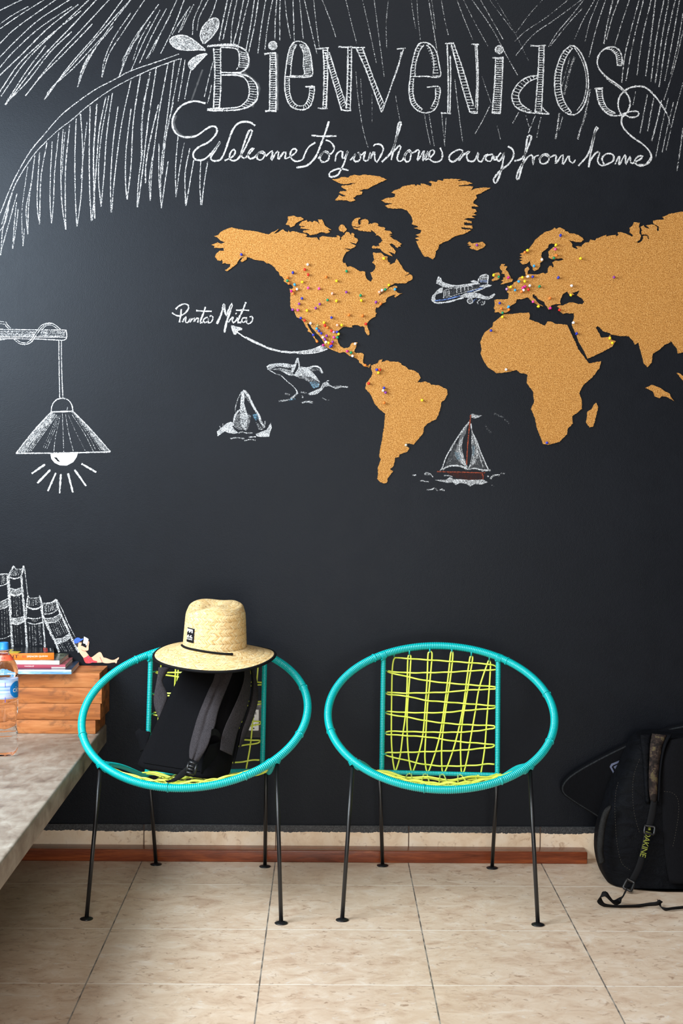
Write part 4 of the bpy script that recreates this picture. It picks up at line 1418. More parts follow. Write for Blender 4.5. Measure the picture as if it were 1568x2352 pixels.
PLANE = '''
@ 9.2235 980 620
F .85 0.16 92,600 120,540 170,490 215,430 270,390 340,360 330,480 250,500 190,530 170,590 190,640 150,660 110,640
S 4 .9 100,620 150,680 220,700 340,692 460,676 580,644 690,608 780,590
F .86 0.14 250,140 300,170 320,240 400,275 500,310 640,325 820,300 930,284 1080,250 1100,270 960,330 820,330 640,350 450,380 340,360 250,310 208,285
S 3.4 .85 252,134 230,200 206,290
F .92 0.16 920,236 1000,216 1060,240 1080,262 1000,274 950,260
S 3.4 .85 1080,246 1120,150 1180,112 1270,98 1300,130 1290,210 1286,300
F .60 0.12 1120,160 1180,116 1280,104 1296,180 1120,190
F .45 0.08 1100,200 1290,190 1286,280 1120,262
F .92 0.18 1104,348 1180,318 1280,302 1380,324 1340,352 1240,374 1150,360
S 3 .8 640,345 820,326 960,300 1120,290
S 2.6 .7 370,440 460,400 640,378 800,350 950,340 960,410
S 3 .8 360,440 360,560 350,596
S 2.6 .7 400,450 400,560
S 3 .75 470,420 474,550
L 2.4 .6 440,450 450,560
S 3 .75 630,390 636,490
S 3 .75 716,380 722,470
S 2.4 .6 800,360 800,440
S 3 .75 874,346 876,430
S 2.4 .6 350,590 500,566 640,520 800,470 1000,420 1200,370
F .02 .02 340,400 640,350 960,310 1160,300 1100,390 800,470 600,540 350,596
S 3 .85 990,470 1100,430 1230,378
F .88 0.16 690,560 800,500 900,480 1000,474 1120,500 1230,560 1320,560 1380,520 1425,494 1450,520 1390,590 1300,630 1200,622 1060,590 940,590 800,586
O 3 .75 915,655 58
O 3 .45 915,655 28
S 3 .72 1130,630 1080,660 1070,700 1090,730
S 3 .72 1220,660 1225,700 1200,736 1150,738
O 3 .4 1160,690 30
C 110 140 205
S 3.6 .75 170,652 340,634 500,604 620,570 700,548
S 2.6 .6 850,470 1000,436 1100,400 1200,372
S 3 .5 980,680 1010,630 1050,610
F .3 0.12 1120,220 1280,210 1270,270 1130,260
'''
BOAT = '''
@ 6.031 940 930
S 3 .8 828,236 740,340 660,460 580,590 500,740 455,870 420,912
S 2.4 .7 820,260 720,390 640,500 570,640
F .24 .16 800,290 780,400 730,480 700,580 720,660 760,780 800,860 700,800 620,700 660,560 700,430
F .50 0.10 700,480 740,480 728,580 724,660 760,790 800,870 720,790 650,660 690,600
F .08 .05 640,530 690,560 640,690 740,830 480,880 540,720
S 5 .74 460,896 520,856 600,842 700,846 760,870 800,896
S 3 .8 850,260 870,380 930,500 980,640 1040,780 1090,896
F .30 0.06 862,320 890,420 940,540 990,660 1000,760 950,740 890,840 830,890 870,720 880,580 868,440
S 2.4 .7 868,380 864,560 870,680 836,840 800,900
F .10 .05 900,480 1000,700 1060,880 850,890
S 4 .7 800,896 900,880 1000,900 1120,906
G 1.8 .5 5 900,520 960,700 | 960,660 840,880
S 3 .75 1000,920 1060,912 1124,906
F .62 0.10 846,130 880,122 930,140 1010,146 950,176 900,190 852,170
F .78 0.14 350,1040 420,1036 500,1040 560,1000 620,1030 720,1030 820,1040 940,1036 1020,1034 1086,1070 1000,1104 900,1096 840,1130 790,1096 700,1080 640,1110 600,1070 520,1080 430,1060
S 3.4 .66 40,970 70,976 92,970
S 3.4 .66 206,960 240,936 290,960 326,1000
F .4 0.08 206,970 230,930 280,940 300,970 250,980
S 3.4 .62 150,1054 180,1046 210,1060 266,1064
S 4 .6 240,1176 310,1172 350,1150 390,1190
S 4 .66 416,1180 450,1170 486,1186
S 4 .6 1080,996 1096,986
S 5 .62 1120,1026 1150,986 1200,970 1250,976
S 4 .5 1260,946 1320,956
S 3 .4 1140,1110 1166,1130
S 3 .62 480,980 520,976 600,996
S 3 .7 700,500 690,600 730,740 800,870
S 3 .62 740,450 716,560 740,700 800,860
S 2.4 .6 660,640 720,780 790,880
S 2.4 .6 900,500 960,680 1020,860
S 3 .62 880,420 930,560 940,700 880,820
S 2.4 .55 860,460 900,600 880,760 830,880
C 84 44 34
F .42 0.16 500,924 650,926 820,936 1040,940 1030,1030 940,1036 820,1040 700,1026 600,996 540,956
C 150 72 52
S 2.6 .8 380,924 520,928 700,930 900,938 1050,940
S 4 .7 1010,950 1020,1030
S 3.2 .8 848,140 836,240 820,400 806,560 796,720 790,830
C 120 160 180
F .3 .18 620,650 690,660 720,760 660,760
F .25 .15 870,560 900,560 900,680 870,720
'''
SMUDGE = '''
@ 6.031 940 930
C 130 132 134
S 9 .16 1040,270 1080,330 1130,390
S 5 .4 1170,120 1240,150 1300,176
S 5 .36 1320,200 1380,260
'''
def run_on(txt):
    # strokes that meet the edge of the photograph carry on over the wall beyond it
    out = []
    for ln in txt.strip().splitlines():
        tk = ln.split()
        if tk and tk[0] == 'S':
            P = [tuple(map(float, q.split(','))) for q in tk[3:]]
            left = '@ 2 0 0' in [o for o in out if o.startswith('@')][-1:]
            for a, b, at in ((P[0], P[1], 0), (P[-1], P[-2], len(P))):
                d = hypot(a[0] - b[0], a[1] - b[1])
                if a[1] <= 16 or (left and a[0] <= 0):
                    k = 150.0 / d
                    q = (a[0] + (a[0] - b[0]) * k, a[1] + (a[1] - b[1]) * k)
                    P = [q] + P if at == 0 else P + [q]
            ln = ' '.join(tk[:3] + ['%.0f,%.0f' % p for p in P])
        out.append(ln)
    return '\n'.join(out)
UPPER, FROND = run_on(UPPER), run_on(FROND)
LAMP = LAMP.replace(' -20,', ' -420,')
for nm, lab, data in (
        ('chalk_greeting', 'large white chalk letters reading Bienvenidos with ladder hatching', TITLE),
        ('chalk_handwriting', 'white chalk handwriting reading Welcome to your home away from home', SCRIPT),
        ('chalk_palm_frond', 'white chalk palm frond drooping on the left with a double midrib', FROND),
        ('chalk_palm_leaflets', 'thin white chalk palm leaflets streaming down along the top edge', UPPER),
        ('chalk_pendant_lamp', 'white chalk drawing of a glowing pendant lamp hung from a wooden arm', LAMP),
        ('chalk_books', 'white chalk drawing of leaning books', BOOKS),
        ('chalk_place_name', 'white chalk handwriting reading Punta Mita', PLACE),
        ('chalk_arrow', 'curved white chalk arrow from the Mexican coast', ARROW),
        ('chalk_whale', 'white chalk drawing of a leaping whale with spray', WHALE),
        ('chalk_breaching_whale', 'white chalk drawing of a pointed whale head rising from the sea', ROCK),
        ('chalk_airplane', 'white and blue chalk drawing of an airliner', PLANE),
        ('chalk_sailboat', 'chalk drawing of a sailboat with white sails and brown hull', BOAT),
        ('chalk_smudge', 'faint rubbed-out chalk smudge', SMUDGE)):
    ck = Chalk()
    if data in (WHALE, ROCK, PLANE, BOAT):
        ck.tint, ck.fd = (0.56, 0.575, 0.59), 0.78
    ck.run(data).build(nm, lab)
# ================================================================ cord chairs
HA, HY, HZ, HC = 0.351, 0.265, 0.1785, 0.5750
def hoop(t):
    """t in radians: 0 right, pi/2 top (back), 3pi/2 bottom (front)."""
    return V((HA * cos(t), HY * sin(t), HC + HZ * sin(t) - 0.012 * max(0, -sin(2 * t) * (1 if cos(t) < 0 else -1)) * 0))
def wrapped(mb, pts, r0, pitch=0.0058, amp=0.0013, seg=12, closed=False, sub=5):
    p = resample(pts, pitch / sub, closed)
    mb.tube(p, lambda i, s: r0 + amp * (abs(sin(pi * (i % sub) / sub + 0.0001)) * 1.5 - 0.8), seg, closed)
def lashing(mb, c, axis, r, n=4, wire=0.0026):
    """a few turns of cord tied round a tube."""
    ax = V(axis).normalized()
    a = ax.orthogonal().normalized()
    b = ax.cross(a)
    pts = []
    for i in range(n * 14 + 1):
        t = 2 * pi * i / 14
        pts.append(V(c) + ax * (wire * 1.9 * (i / 14 - n / 2)) + (a * cos(t) + b * sin(t)) * r)
    mb.tube(pts, wire, 7)

JT = radians(221.5)                       # where the front legs meet the hoop
JL, JR = hoop(JT), hoop(radians(540) - JT)
PT = math.acos(0.1865 / HA)
PTR, PTL = hoop(PT), hoop(pi - PT)
RZ, RY = 0.338, 0.232
def zc(X, Z):                              # traced strand points -> chair frame
    x = (X - 757) / 683 * 0.373
    f = (880 - Z) / 765
    return V((x, 0.236 + 0.018 * f, RZ + 0.405 * f))
def make_chair(label, roll, lt=0.0, lb=0.0):
    RM = Matrix.Translation((0, 0, 0.42)) @ Matrix.Rotation(roll, 4, 'Y') @ Matrix.Translation((0, 0, -0.42))
    root = empty('cord_chair', (0, 0, 0))
    prop(root, label, 'chair', 'teal and lime cord chairs')
    m = MB()
    wrapped(m, [hoop(2 * pi * i / 220) for i in range(220)], 0.0116, 0.0059, 0.0014, 14, True)
    h = m.build('hoop', MT['teal'], root)
    for a in (18, 52, 128, 196, 262, 300, 340):
        t = radians(a)
        l = MB()
        lashing(l, hoop(t), hoop(t + 0.01) - hoop(t - 0.01), 0.0128, 1, 0.0018)
        l.build('cord_end', MT['teal'], h)
    for P, sx in ((PTL, -1), (PTR, 1)):
        m = MB()
        top = P + V((0, 0.000, -0.010))
        wrapped(m, [top, V((sx * 0.189, RY + 0.004, RZ - 0.004))], 0.0080, 0.0055, 0.0012, 12)
        p = m.build('back_post', MT['teal'], root)
        q = MB()
        lashing(q, P + V((sx * 0.004, -0.002, -0.004)), hoop(PT + 0.02 if sx > 0 else pi - PT + 0.02) - P, 0.0132, 4, 0.0022)
        q.build('lashing', MT['teal'], p)
        q = MB()
        lashing(q, V((sx * 0.189, RY + 0.003, RZ)), (1, 0, 0), 0.0105, 3, 0.0022)
        q.build('lashing', MT['teal'], p)
    bow = [JL + V((0.002, 0.002, 0.000)), JL.lerp(V((-0.205, RY - 0.03, RZ)), 0.5) + V((-0.004, 0, 0.010)), V((-0.206, RY - 0.035, RZ + 0.002)), V((-0.196, RY - 0.006, RZ)), V((-0.17, RY, RZ)), V((0, RY, RZ)),
           V((0.17, RY, RZ)), V((0.196, RY - 0.006, RZ)), V((0.206, RY - 0.035, RZ + 0.002)), JR.lerp(V((0.205, RY - 0.03, RZ)), 0.5) + V((0.004, 0, 0.010)), JR + V((-0.002, 0.002, 0.000))]
    bowc = catmull(bow, 8)
    m = MB()
    wrapped(m, bowc, 0.0074, 0.0052, 0.0011, 10)
    m.build('seat_rail', MT['teal'], root)

    # back webbing, traced strand by strand
    hz = ('478,172 640,180 800,187 1040,200 1085,212 1096,221 1090,231 1060,235 920,245 800,255 590,264 480,260 444,255 438,250 446,264 520,280 660,308 800,322 1060,337 1086,341 1094,345 1085,351 1060,354 900,365 800,378 560,390 460,388 438,386 445,400 560,410 670,432 800,440 1060,455 1084,457 1092,463 1082,470 1060,473 900,490 770,505 570,510 460,506 434,511 445,523 570,540 700,562 870,575 1060,578 1080,581 1087,588 1078,595 1060,599 940,618 780,627 540,628 450,629 432,638 445,648 560,653 700,660 850,680 1060,693 1078,697 1084,704 1070,711 1050,714 900,733 740,745 540,757 450,760 431,768 445,782 520,797 650,825 780,835 940,828 1040,816 1084,815')
    vt = ('490,172 476,185 468,250 466,400 466,600 468,700 476,800 486,862 492,874 499,862 520,780 535,650 550,520 558,350 561,180 570,155 579,170 573,300 561,500 562,650 570,770 584,858 593,876 603,862 630,770 655,650 668,480 678,300 682,150 692,134 706,146 696,300 681,480 673,650 669,780 677,858 686,872 697,860 735,740 762,620 785,450 805,270 817,145 824,130 831,146 819,280 796,450 778,600 769,720 772,855 783,874 795,860 830,760 862,640 895,470 915,300 932,168 940,154 949,168 931,290 909,440 891,560 882,700 887,858 897,876 906,860 925,770 945,640 970,480 990,350 1038,195 1047,181 1056,195 1051,330 1036,560 1026,720 1005,876')
    W = MB()
    for k, s in enumerate((hz, vt)):
        q = [tuple(map(float, t.split(','))) for t in s.split()]
        P3 = [zc(*a) for a in q]
        P3 = resample(catmull(P3, 6), 0.006)
        out = []
        for i, p in enumerate(P3):
            wv = 0.0030 * sin(p.x * pi / 0.0315 + p.z * pi / 0.066) if k == 0 else 0.0
            out.append(p + V((0, wv + (0.0 if k == 0 else 0.0026), 0)))
        W.tube(out, 0.0027, 8)
    W.build('back_webbing', MT['lime'], root)
    def tie(a, b):
        T = MB()
        T.tube([a, a.lerp(b, 0.5) + V((0, -0.003, 0)), b], 0.0024, 7)
        T.build('webbing_tie', MT['teal'], root)
    for X, Z in ((478, 172), (570, 158), (692, 138), (824, 134), (940, 158), (1047, 184)):
        p = zc(X, Z)
        t = math.acos(max(-1, min(1, p.x / HA)))
        tie(p + V((0, 0, 0.002)), hoop(t) + V((0, -0.008, -0.006)))
    for X, Z in ((492, 872), (593, 874), (686, 870), (783, 872), (897, 874)):
        p = zc(X, Z)
        tie(p, V((p.x, RY - 0.006, RZ)))
    for Z in (252, 387, 511, 638, 768):
        tie(zc(440, Z), V((-0.189, RY - 0.006, zc(0, Z).z)))
    for Z in (221, 345, 463, 588, 704, 815):
        tie(zc(1090, Z), V((0.189, RY - 0.006, zc(0, Z).z)))

    # seat webbing: zig-zag strands between the rail and the front of the hoop
    S = MB()
    def front(x):
        t = -math.acos(max(-1, min(1, x / HA)))
        p = hoop(t)
        return p + V((0, 0.009, 0.005))
    xs_b = [-0.146, -0.094, -0.042, 0.012, 0.070, 0.128]
    pts = []
    for i, x in enumerate(xs_b):
        pts += [V((x - 0.006, RY - 0.012, RZ - 0.002)), V((x, RY - 0.009, RZ - 0.001)), V((x + 0.006, RY - 0.012, RZ - 0.002))]
        if i < len(xs_b) - 1:
            xf = (x + xs_b[i + 1]) / 2 * 1.12
            f = front(xf)
            mid = (V((x, RY, RZ)) + f) / 2 + V((0, 0, -0.016))
            pts += [mid, f + V((-0.005, 0.004, 0)), f, f + V((0.005, 0.004, 0)), (V((xs_b[i + 1], RY, RZ)) + f) / 2 + V((0, 0, -0.016))]
    S.tube(resample(catmull(pts, 6), 0.006), 0.0024, 8)
    side = []
    for i in range(6):
        f = 0.02 + 0.50 * (1 - i / 5)
        L = bowc[int(4 + (len(bowc) * 0.30) * (1 - f))]
        R = bowc[-1 - int(4 + (len(bowc) * 0.30) * (1 - f))]
        zz = -0.010 - 0.012 * (i % 2)
        a, b = (L, R) if i % 2 == 0 else (R, L)
        seg_ = []
        for k in range(13):
            u = k / 12
            y_drop = 0.0
            p = a.lerp(b, u)
            fy = 0.055 * sin(pi * u) * (1 - f) * 1.6
            w = 0.0045 * sin(u * pi * 6 + i * pi)
            seg_.append(p + V((0, -fy, 0.006 + zz * sin(pi * u) + w)))
        side += seg_
    S.tube(resample(catmull(side, 3), 0.006), 0.0026, 8)
    # strands that follow the front of the hoop
    for j, (dy, dz) in enumerate(((0.020, 0.004), (0.036, 0.001), (0.052, 0.000), (0.070, -0.012), (0.090, -0.022), (0.115, -0.032), (0.140, -0.038))):
        q = []
        x0 = 0.252 - 0.010 * j
        for k in range(25):
            u = -1 + 2 * k / 24
            p = front(x0 * u)
            q.append(p + V((0, dy * (1 - u * u * 0.85), dz * (1 - u * u) + 0.005 * sin(u * pi * 5 + j * pi) * (1 - u * u))))
        S.tube(resample(catmull(q, 3), 0.006), 0.0024, 8)
    S.build('seat_webbing', MT['lime'], root)

    # legs
    for o in root.children_recursive:
        if o.name.split('.')[0] in ('back_webbing', 'webbing_tie', 'back_post') or (o.parent and o.parent.name.startswith('back_post')):
            for v in o.data.vertices:
                v.co.x += lb + (lt - lb) * (v.co.z - RZ) / 0.39
        o.data.transform(RM)
    XF = lambda p: RM @ p
    for top, foot in ((JL + V((-0.002, 0.004, -0.008)), V((-0.288, -0.262, 0))), (JR + V((0.002, 0.004, -0.008)), V((0.288, -0.262, 0))),
                      (V((-0.192, RY + 0.002, RZ - 0.004)), V((-0.182, 0.335, 0))), (V((0.192, RY + 0.002, RZ - 0.004)), V((0.184, 0.335, 0)))):
        m = MB()
        top = XF(top)
        m.tube([top, top.lerp(foot + V((0, 0, 0.004)), 0.5), foot + V((0, 0, 0.004))], 0.0062, 14)
        g = m.build('leg', MT['leg'], root)
        f = MB()
        f.lathe([(0.0001, 0.0075), (0.008, 0.0070), (0.0125, 0.0052), (0.0185, 0.0034), (0.0195, 0.0020), (0.0185, 0.0002), (0.0001, 0.0002)], 26, foot, False)
        f.build('foot_pad', MT['leg'], g)
    for J, sx in ((JL, -1), (JR, 1)):
        q = MB()
        lashing(q, J + V((0, 0.003, -0.004)), (sx * 0.5, 0.2, 1.0), 0.0135, 3, 0.0022)
        o = q.build('leg_lashing', MT['teal'], root)
        o.data.transform(RM)
        q = MB()
        lashing(q, J + V((-sx * 0.016, 0.0, -0.012)), hoop(JT + 0.02) - hoop(JT - 0.02) if sx < 0 else hoop(pi - JT + 0.02) - hoop(pi - JT - 0.02), 0.0132, 3, 0.0024)
        o = q.build('leg_lashing', MT['teal'], root)
        o.data.transform(RM)
    return root
chair_l = make_chair('teal cord chair holding the black backpack, beside the concrete counter', radians(-2.4), 0.016, -0.010)
chair_r = make_chair('empty teal cord chair with lime webbing in the middle of the wall', radians(0.4), 0.001, 0.004)
CY = -0.455
p = wp(452, 1648, CY)
chair_l.location = (p.x, p.y, 0)
chair_l.rotation_euler = (0, 0, radians(-3.0))
p = wp(1011, 1648, CY)
chair_r.location = (p.x, p.y, 0)
chair_r.rotation_euler = (0, 0, radians(-3.4))
# ================================================================ things on the counter
BT = CTOP
byf = wz(120, 1685.5, BT).y                       # front of the lowest block
def blk(label, y0, y1, xr, z0, z1, back=-0.004, skew=0.0):
    xr3 = wp(xr, 1620, y0).x
    mb = MB()
    mb.box((-1.86, y0, z0 + 0.0004), (xr3, back, z1 - 0.0004), 0.0022, 2)
    for i, v in enumerate(mb.v):                  # the end is not cut quite square
        if v[0] > -1.2:
            mb.v[i] = (v[0] + skew * (v[1] - y0), v[1], v[2])
    c = V((-1.3, (y0 + back) / 2, z0))
    mb.v = [tuple(V(v) - c) for v in mb.v]
    o = mb.build('wooden_block', MT['block'], smooth=True, angle=30, loc=c)
    prop(o, label, 'wooden block', 'stacked wooden blocks on the counter')
    return o
z1 = wp(120, 1652.6, byf).z
z2 = wp(120, 1615.8, byf - 0.004).z
z3 = wp(120, 1579.3, byf - 0.004).z
z4 = wp(120, 1545.6, byf - 0.004).z
blk('lowest wooden block of the stack, resting on the concrete counter', byf, 0, 219.4, BT, z1, -0.006, 0.03)
blk('second wooden block from the bottom, with a dark stain along its top edge', byf - 0.004, 0, 230.6, z1, z2, -0.010, 0.02)
blk('third wooden block from the bottom, jutting out furthest at its end', byf - 0.004, 0, 233.7, z2, z3, -0.014, 0.0)
blk('topmost wooden block of the stack, carrying the books', byf - 0.004, 0, 228.6, z3, z4, -0.010, 0.0)
BOOKZ = z4

def bookmat(name, c, rough=0.35):
    return plain(name, c, rough, 0.5)
paper = plain('book_paper', rgb(226, 220, 206), 0.9, 0.2, 0.06, 900)
def book(label, zlo, th, pfr, pbr, length, spine, cover, pages=True, cov=0.0012, soft=0.0):
    """spine faces the room; pfr/pbr: pixels of the near right and far right lower corner."""
    R0 = wz(pfr[0], pfr[1], zlo)
    R1 = wz(pbr[0], pbr[1], zlo + th)
    d = V((R1.x - R0.x, R1.y - R0.y, 0))
    if R1.y > -0.006: d = d * ((-0.006 - R0.y) / d.y)
    W = d.length
    ang = atan2(d.y, d.x) - pi / 2
    root = empty('book', (R0.x, R0.y, zlo), ang)
    prop(root, label, 'book', 'books on the wooden blocks')
    t = th - 0.0003
    m = MB().box((-length, 0.0, 0.0), (0, W, cov), 0.0003, 1)
    m.build('back_cover', cover[1], root, smooth=False)
    m = MB().box((-length, 0.0, t - cov), (0, W, t), 0.0003, 1)
    top = m.build('front_cover', cover[0], root, smooth=False)
    m = MB().box((-length, -0.0012, 0.0), (0, 0.0, t), 0.0005, 2)
    sp = m.build('spine', spine, root, smooth=True, angle=40)
    if pages:
        MB().box((-length + 0.002, 0.0001, cov), (-0.0015, W - 0.002, t - cov)).build('pages', paper, root, smooth=False)
    return root, sp, top, W, t
def word_on(parent, name, txt, size, mat, org, ex, ey, width=None, shear=0.0, spacing=1.0, thick=0.0002, curve=None):
    vs, fs = lettering(txt, size, thick, spacing, shear)
    if width:
        w = max(v.x for v in vs) - min(v.x for v in vs)
        vs = [V((v.x * width / w, v.y, v.z)) for v in vs]
    ex, ey = V(ex).normalized(), V(ey).normalized()
    ez = ex.cross(ey)
    P = [V(org) + ex * v.x + ey * v.y + ez * v.z for v in vs]
    if curve: P = [curve(p) for p in P]
    return MB().add(P, fs).build(name, mat, parent, smooth=False)
white_ink = plain('white_ink', rgb(238, 236, 232), 0.5)
black_ink = plain('black_ink', rgb(24, 20, 22), 0.5)
red_ink = plain('red_ink', rgb(190, 52, 36), 0.5)

def mat_spine_blue():
    m = NT('blue_spine')
    f = m.noise(m.coord('Object', (6, 1, 40)), 3, 4)
    m.set(m.ramp(f, [(0.3, rgb(84, 138, 190)), (0.5, rgb(120, 172, 214)), (0.7, rgb(196, 216, 232))]), 0.25)
    return m.m
def mat_photo(name, cols, scale):
    m = NT(name)
    f = m.noise(m.coord(), scale, 4, 0.6, 1.0)
    n = len(cols)
    m.set(m.ramp(f, [(0.3 + 0.4 * i / (n - 1), c) for i, c in enumerate(cols)]), 0.2)
    return m.m
h1, h2, h3, h4 = 0.0150, 0.0118, 0.0135, 0.0225
za, zb_, zc_, zd = BOOKZ, BOOKZ + h1, BOOKZ + h1 + h2, BOOKZ + h1 + h2 + h3
b1 = book('paperback with pale blue spine, lowest of the book stack', za, h1, (164, 1548.5), (187, 1512.5), 0.30, mat_spine_blue(), (mat_photo('dark_blue_cover', [rgb(24, 32, 50), rgb(44, 58, 80), rgb(86, 104, 124)], 14), bookmat('pale_cover', rgb(206, 212, 216))))
b2 = book('thin book with wine red cover, just above the blue-spined one', zb_, h2, (150.5, 1534.5), (176.5, 1501), 0.28, bookmat('wine_red_spine', rgb(168, 62, 84)), (mat_photo('wine_red_cover', [rgb(142, 48, 58), rgb(176, 84, 92), rgb(196, 128, 128)], 7), bookmat('pink_cover', rgb(214, 178, 182))))
b3 = book('magazine with white edge and dark picture cover, under the orange paperback', zc_, h3, (136.5, 1526.5), (162.5, 1497.5), 0.27, bookmat('white_spine', rgb(226, 222, 216)), (mat_photo('dark_picture_cover', [rgb(18, 20, 18), rgb(40, 44, 40), rgb(120, 124, 96), rgb(200, 206, 200)], 12), bookmat('white_back', rgb(222, 220, 216))))
b4 = book('thick orange paperback with black cover, topmost of the book stack', zd, h4, (124, 1514.5), (121.5, 1480.5), 0.22, bookmat('orange_spine', rgb(244, 118, 24)), (bookmat('black_cover', rgb(18, 18, 20), 0.22), bookmat('orange_back', rgb(240, 112, 24))))
r, sp, top, W, t = b4
word_on(sp, 'title', 'IT', 0.0150, black_ink, (-0.124, -0.0013, t * 0.52), (1, 0, 0), (0, 0, 1), 0.0190)
word_on(sp, 'author', 'SPENCER QUINN', 0.0075, white_ink, (-0.054, -0.0013, t * 0.50), (1, 0, 0), (0, 0, 1), 0.066)
word_on(sp, 'small_print', 'III', 0.011, red_ink, (-0.097, -0.0013, t * 0.5), (1, 0, 0), (0, 0, 1), 0.010)
MB().add(filled([[(-0.21, 0.0), (-0.118, 0.0), (-0.106, 0.045), (-0.14, 0.06), (-0.13, 0.10), (-0.21, 0.12)]], 0.0002, 2)[0], filled([[(-0.21, 0.0), (-0.118, 0.0), (-0.106, 0.045), (-0.14, 0.06), (-0.13, 0.10), (-0.21, 0.12)]], 0.0002, 2)[1]).build('yellow_picture', bookmat('yellow_print', rgb(206, 176, 40)), top, smooth=False, loc=(0, 0, t + 0.0001))
word_on(top, 'cover_title', 'HEIST', 0.020, red_ink, (-0.026, W * 0.5, t + 0.0002), (0, 1, 0), (-1, 0, 0), W * 0.72)
word_on(top, 'cover_author', 'QUINN', 0.007, plain('grey_ink', rgb(150, 150, 150), 0.5), (-0.010, W * 0.5, t + 0.0002), (0, 1, 0), (-1, 0, 0), W * 0.5)
r, sp, top, W, t = b2
word_on(sp, 'spine_text', 'WANDERLUST', 0.0056, white_ink, (-0.118, -0.0013, t * 0.5), (1, 0, 0), (0, 0, 1), 0.032)
MB().box((-0.046, -0.0016, 0.0004), (-0.0004, -0.0012, 0.0034)).build('white_strip', bookmat('white_strip', rgb(232, 222, 220)), sp, smooth=False)
r, sp, top, W, t = b1
MB().box((-0.30, -0.0016, t * 0.62), (-0.0004, -0.0012, t - 0.0004)).build('cream_strip', bookmat('cream_strip', rgb(226, 222, 208)), sp, smooth=False)

# ---------------------------------------------------------------- water bottle
bq = wz(8.5, 1733, CTOP)
bottle = empty('water_bottle', (bq.x, bq.y, CTOP))
prop(bottle, 'clear plastic water bottle with blue cap standing on the counter', 'bottle')
bs = (4.53 / FPX)
zy = lambda y: max(0.0, (1733.0 - y) * bs * 1.02)
def px_r(r): return r * bs
prof = []
pr = [(1735, 10), (1734, 24), (1731, 29), (1722, 33), (1712, 33.5), (1705, 32), (1700, 33), (1693, 33), (1688, 31.5), (1684, 32.5), (1676, 30.5), (1665, 30), (1652, 30.5), (1640, 31.8), (1632, 33), (1624, 32), (1618, 33), (1610, 33), (1606, 32.4), (1570, 32.4), (1562, 33), (1556, 31.8), (1550, 33), (1542, 32.6), (1534, 31.5), (1527, 29), (1520, 25.5), (1513, 21), (1507, 16.5), (1503, 13.2), (1500, 12.2), (1497, 12.2), (1496.5, 14.2), (1494.5, 14.2), (1494, 12)]
zs = [V((px_r(r), 0, zy(y))) for y, r in pr]
zs = catmull(zs, 4)
seg = 48
vs, fs = [], []
for i, p in enumerate(zs):
    for k in range(seg):
        a = 2 * pi * k / seg
        R = p.x
        z = p.z
        if z < 0.030:                                   # petaloid foot
            R *= 1 - 0.10 * (0.5 + 0.5 * cos(5 * a)) * (1 - z / 0.030)
        if 0.060 < z < 0.150:                           # twisted grip ribs
            g = min(1, (z - 0.060) / 0.015, (0.150 - z) / 0.015)
            R *= 1 - 0.040 * g * max(0, sin(6 * a + 70 * abs(z - 0.105)))
        vs.append(V((R * cos(a), R * sin(a), z)))
n = len(zs)
for i in range(n - 1):
    for k in range(seg):
        k2 = (k + 1) % seg
        fs.append((i * seg + k, i * seg + k2, (i + 1) * seg + k2, (i + 1) * seg + k))
fs.append(tuple(range(seg - 1, -1, -1)))
fs.append(tuple((n - 1) * seg + k for k in range(seg)))
gm = NT('clear_bottle')
gm.set((0.97, 0.985, 1.0), 0.03, 0.5)
gm.p.inputs['Transmission Weight'].default_value = 1.0
gm.p.inputs['IOR'].default_value = 1.17
gm.bump(gm.noise(gm.coord('Object', (1, 1, 0.6)), 55, 2), 0.35, 0.003)
MB().add(vs, fs).build('bottle_body', gm.m, bottle)
capm = plain('blue_cap_plastic', rgb(38, 132, 214), 0.35)
cm_ = MB()
cp = []
ct, cb_ = zy(1477), zy(1493.5)
for r, z in ((0.0001, ct), (0.0120, ct), (0.0142, ct - 0.0012), (0.0148, ct - 0.004), (0.0150, cb_ + 0.003), (0.0154, cb_ + 0.0026), (0.0154, cb_), (0.0120, cb_)):
    cp.append((r, z))
cm_.lathe(cp, 60, (0, 0, 0), False)
cm_.v = [(x * (1 + 0.018 * (1 if k % 2 else 0) * (1 if 2 < (k // 60) < 5 else 0)), y * (1 + 0.018 * (1 if k % 2 else 0) * (1 if 2 < (k // 60) < 5 else 0)), z) for k, (x, y, z) in enumerate(cm_.v)]
cm_.build('bottle_cap', capm, bottle, angle=40)
def band(y0, y1, r, a0, a1, name, mat, rr=None, parent=bottle, nseg=40):
    rows = []
    for i in range(7):
        f = i / 6
        z = zy(y0) * (1 - f) + zy(y1) * f
        R = r if rr is None else rr[0] * (1 - f) + rr[1] * f
        rows.append([V((R * cos(a0 + (a1 - a0) * k / nseg), R * sin(a0 + (a1 - a0) * k / nseg), z)) for k in range(nseg + 1)])
    return MB().grid(rows).build(name, mat, parent)
def mat_label():
    m = NT('bottle_label')
    tc = m.coord('Object', (1, 1, 1))
    f = m.noise(m.coord('Object', (2, 2, 60)), 2.0, 3)
    m.set(m.ramp(f, [(0.35, rgb(110, 160, 226)), (0.5, rgb(176, 206, 240)), (0.66, rgb(224, 236, 248))]), 0.25)
    m.p.inputs['Alpha'].default_value = 0.72
    return m.m
LR = px_r(33.4)
lb = band(1602, 1558, LR, 0, 2 * pi, 'label', mat_label(), None, bottle, 64)
prop(lb, 'translucent pale blue label')
def cyl(a, z, R=LR + 0.0004):
    return V((R * cos(a), R * sin(a), z))
ac, zc0 = radians(-20), zy(1582)
rows = []
cv, cf = [cyl(ac, zc0)], []
for j in range(1, 7):
    for k in range(40):
        q = 2 * pi * k / 40
        rr = 0.0255 * j / 6
        cv.append(cyl(ac + rr * cos(q) / LR, zc0 + rr * sin(q)))
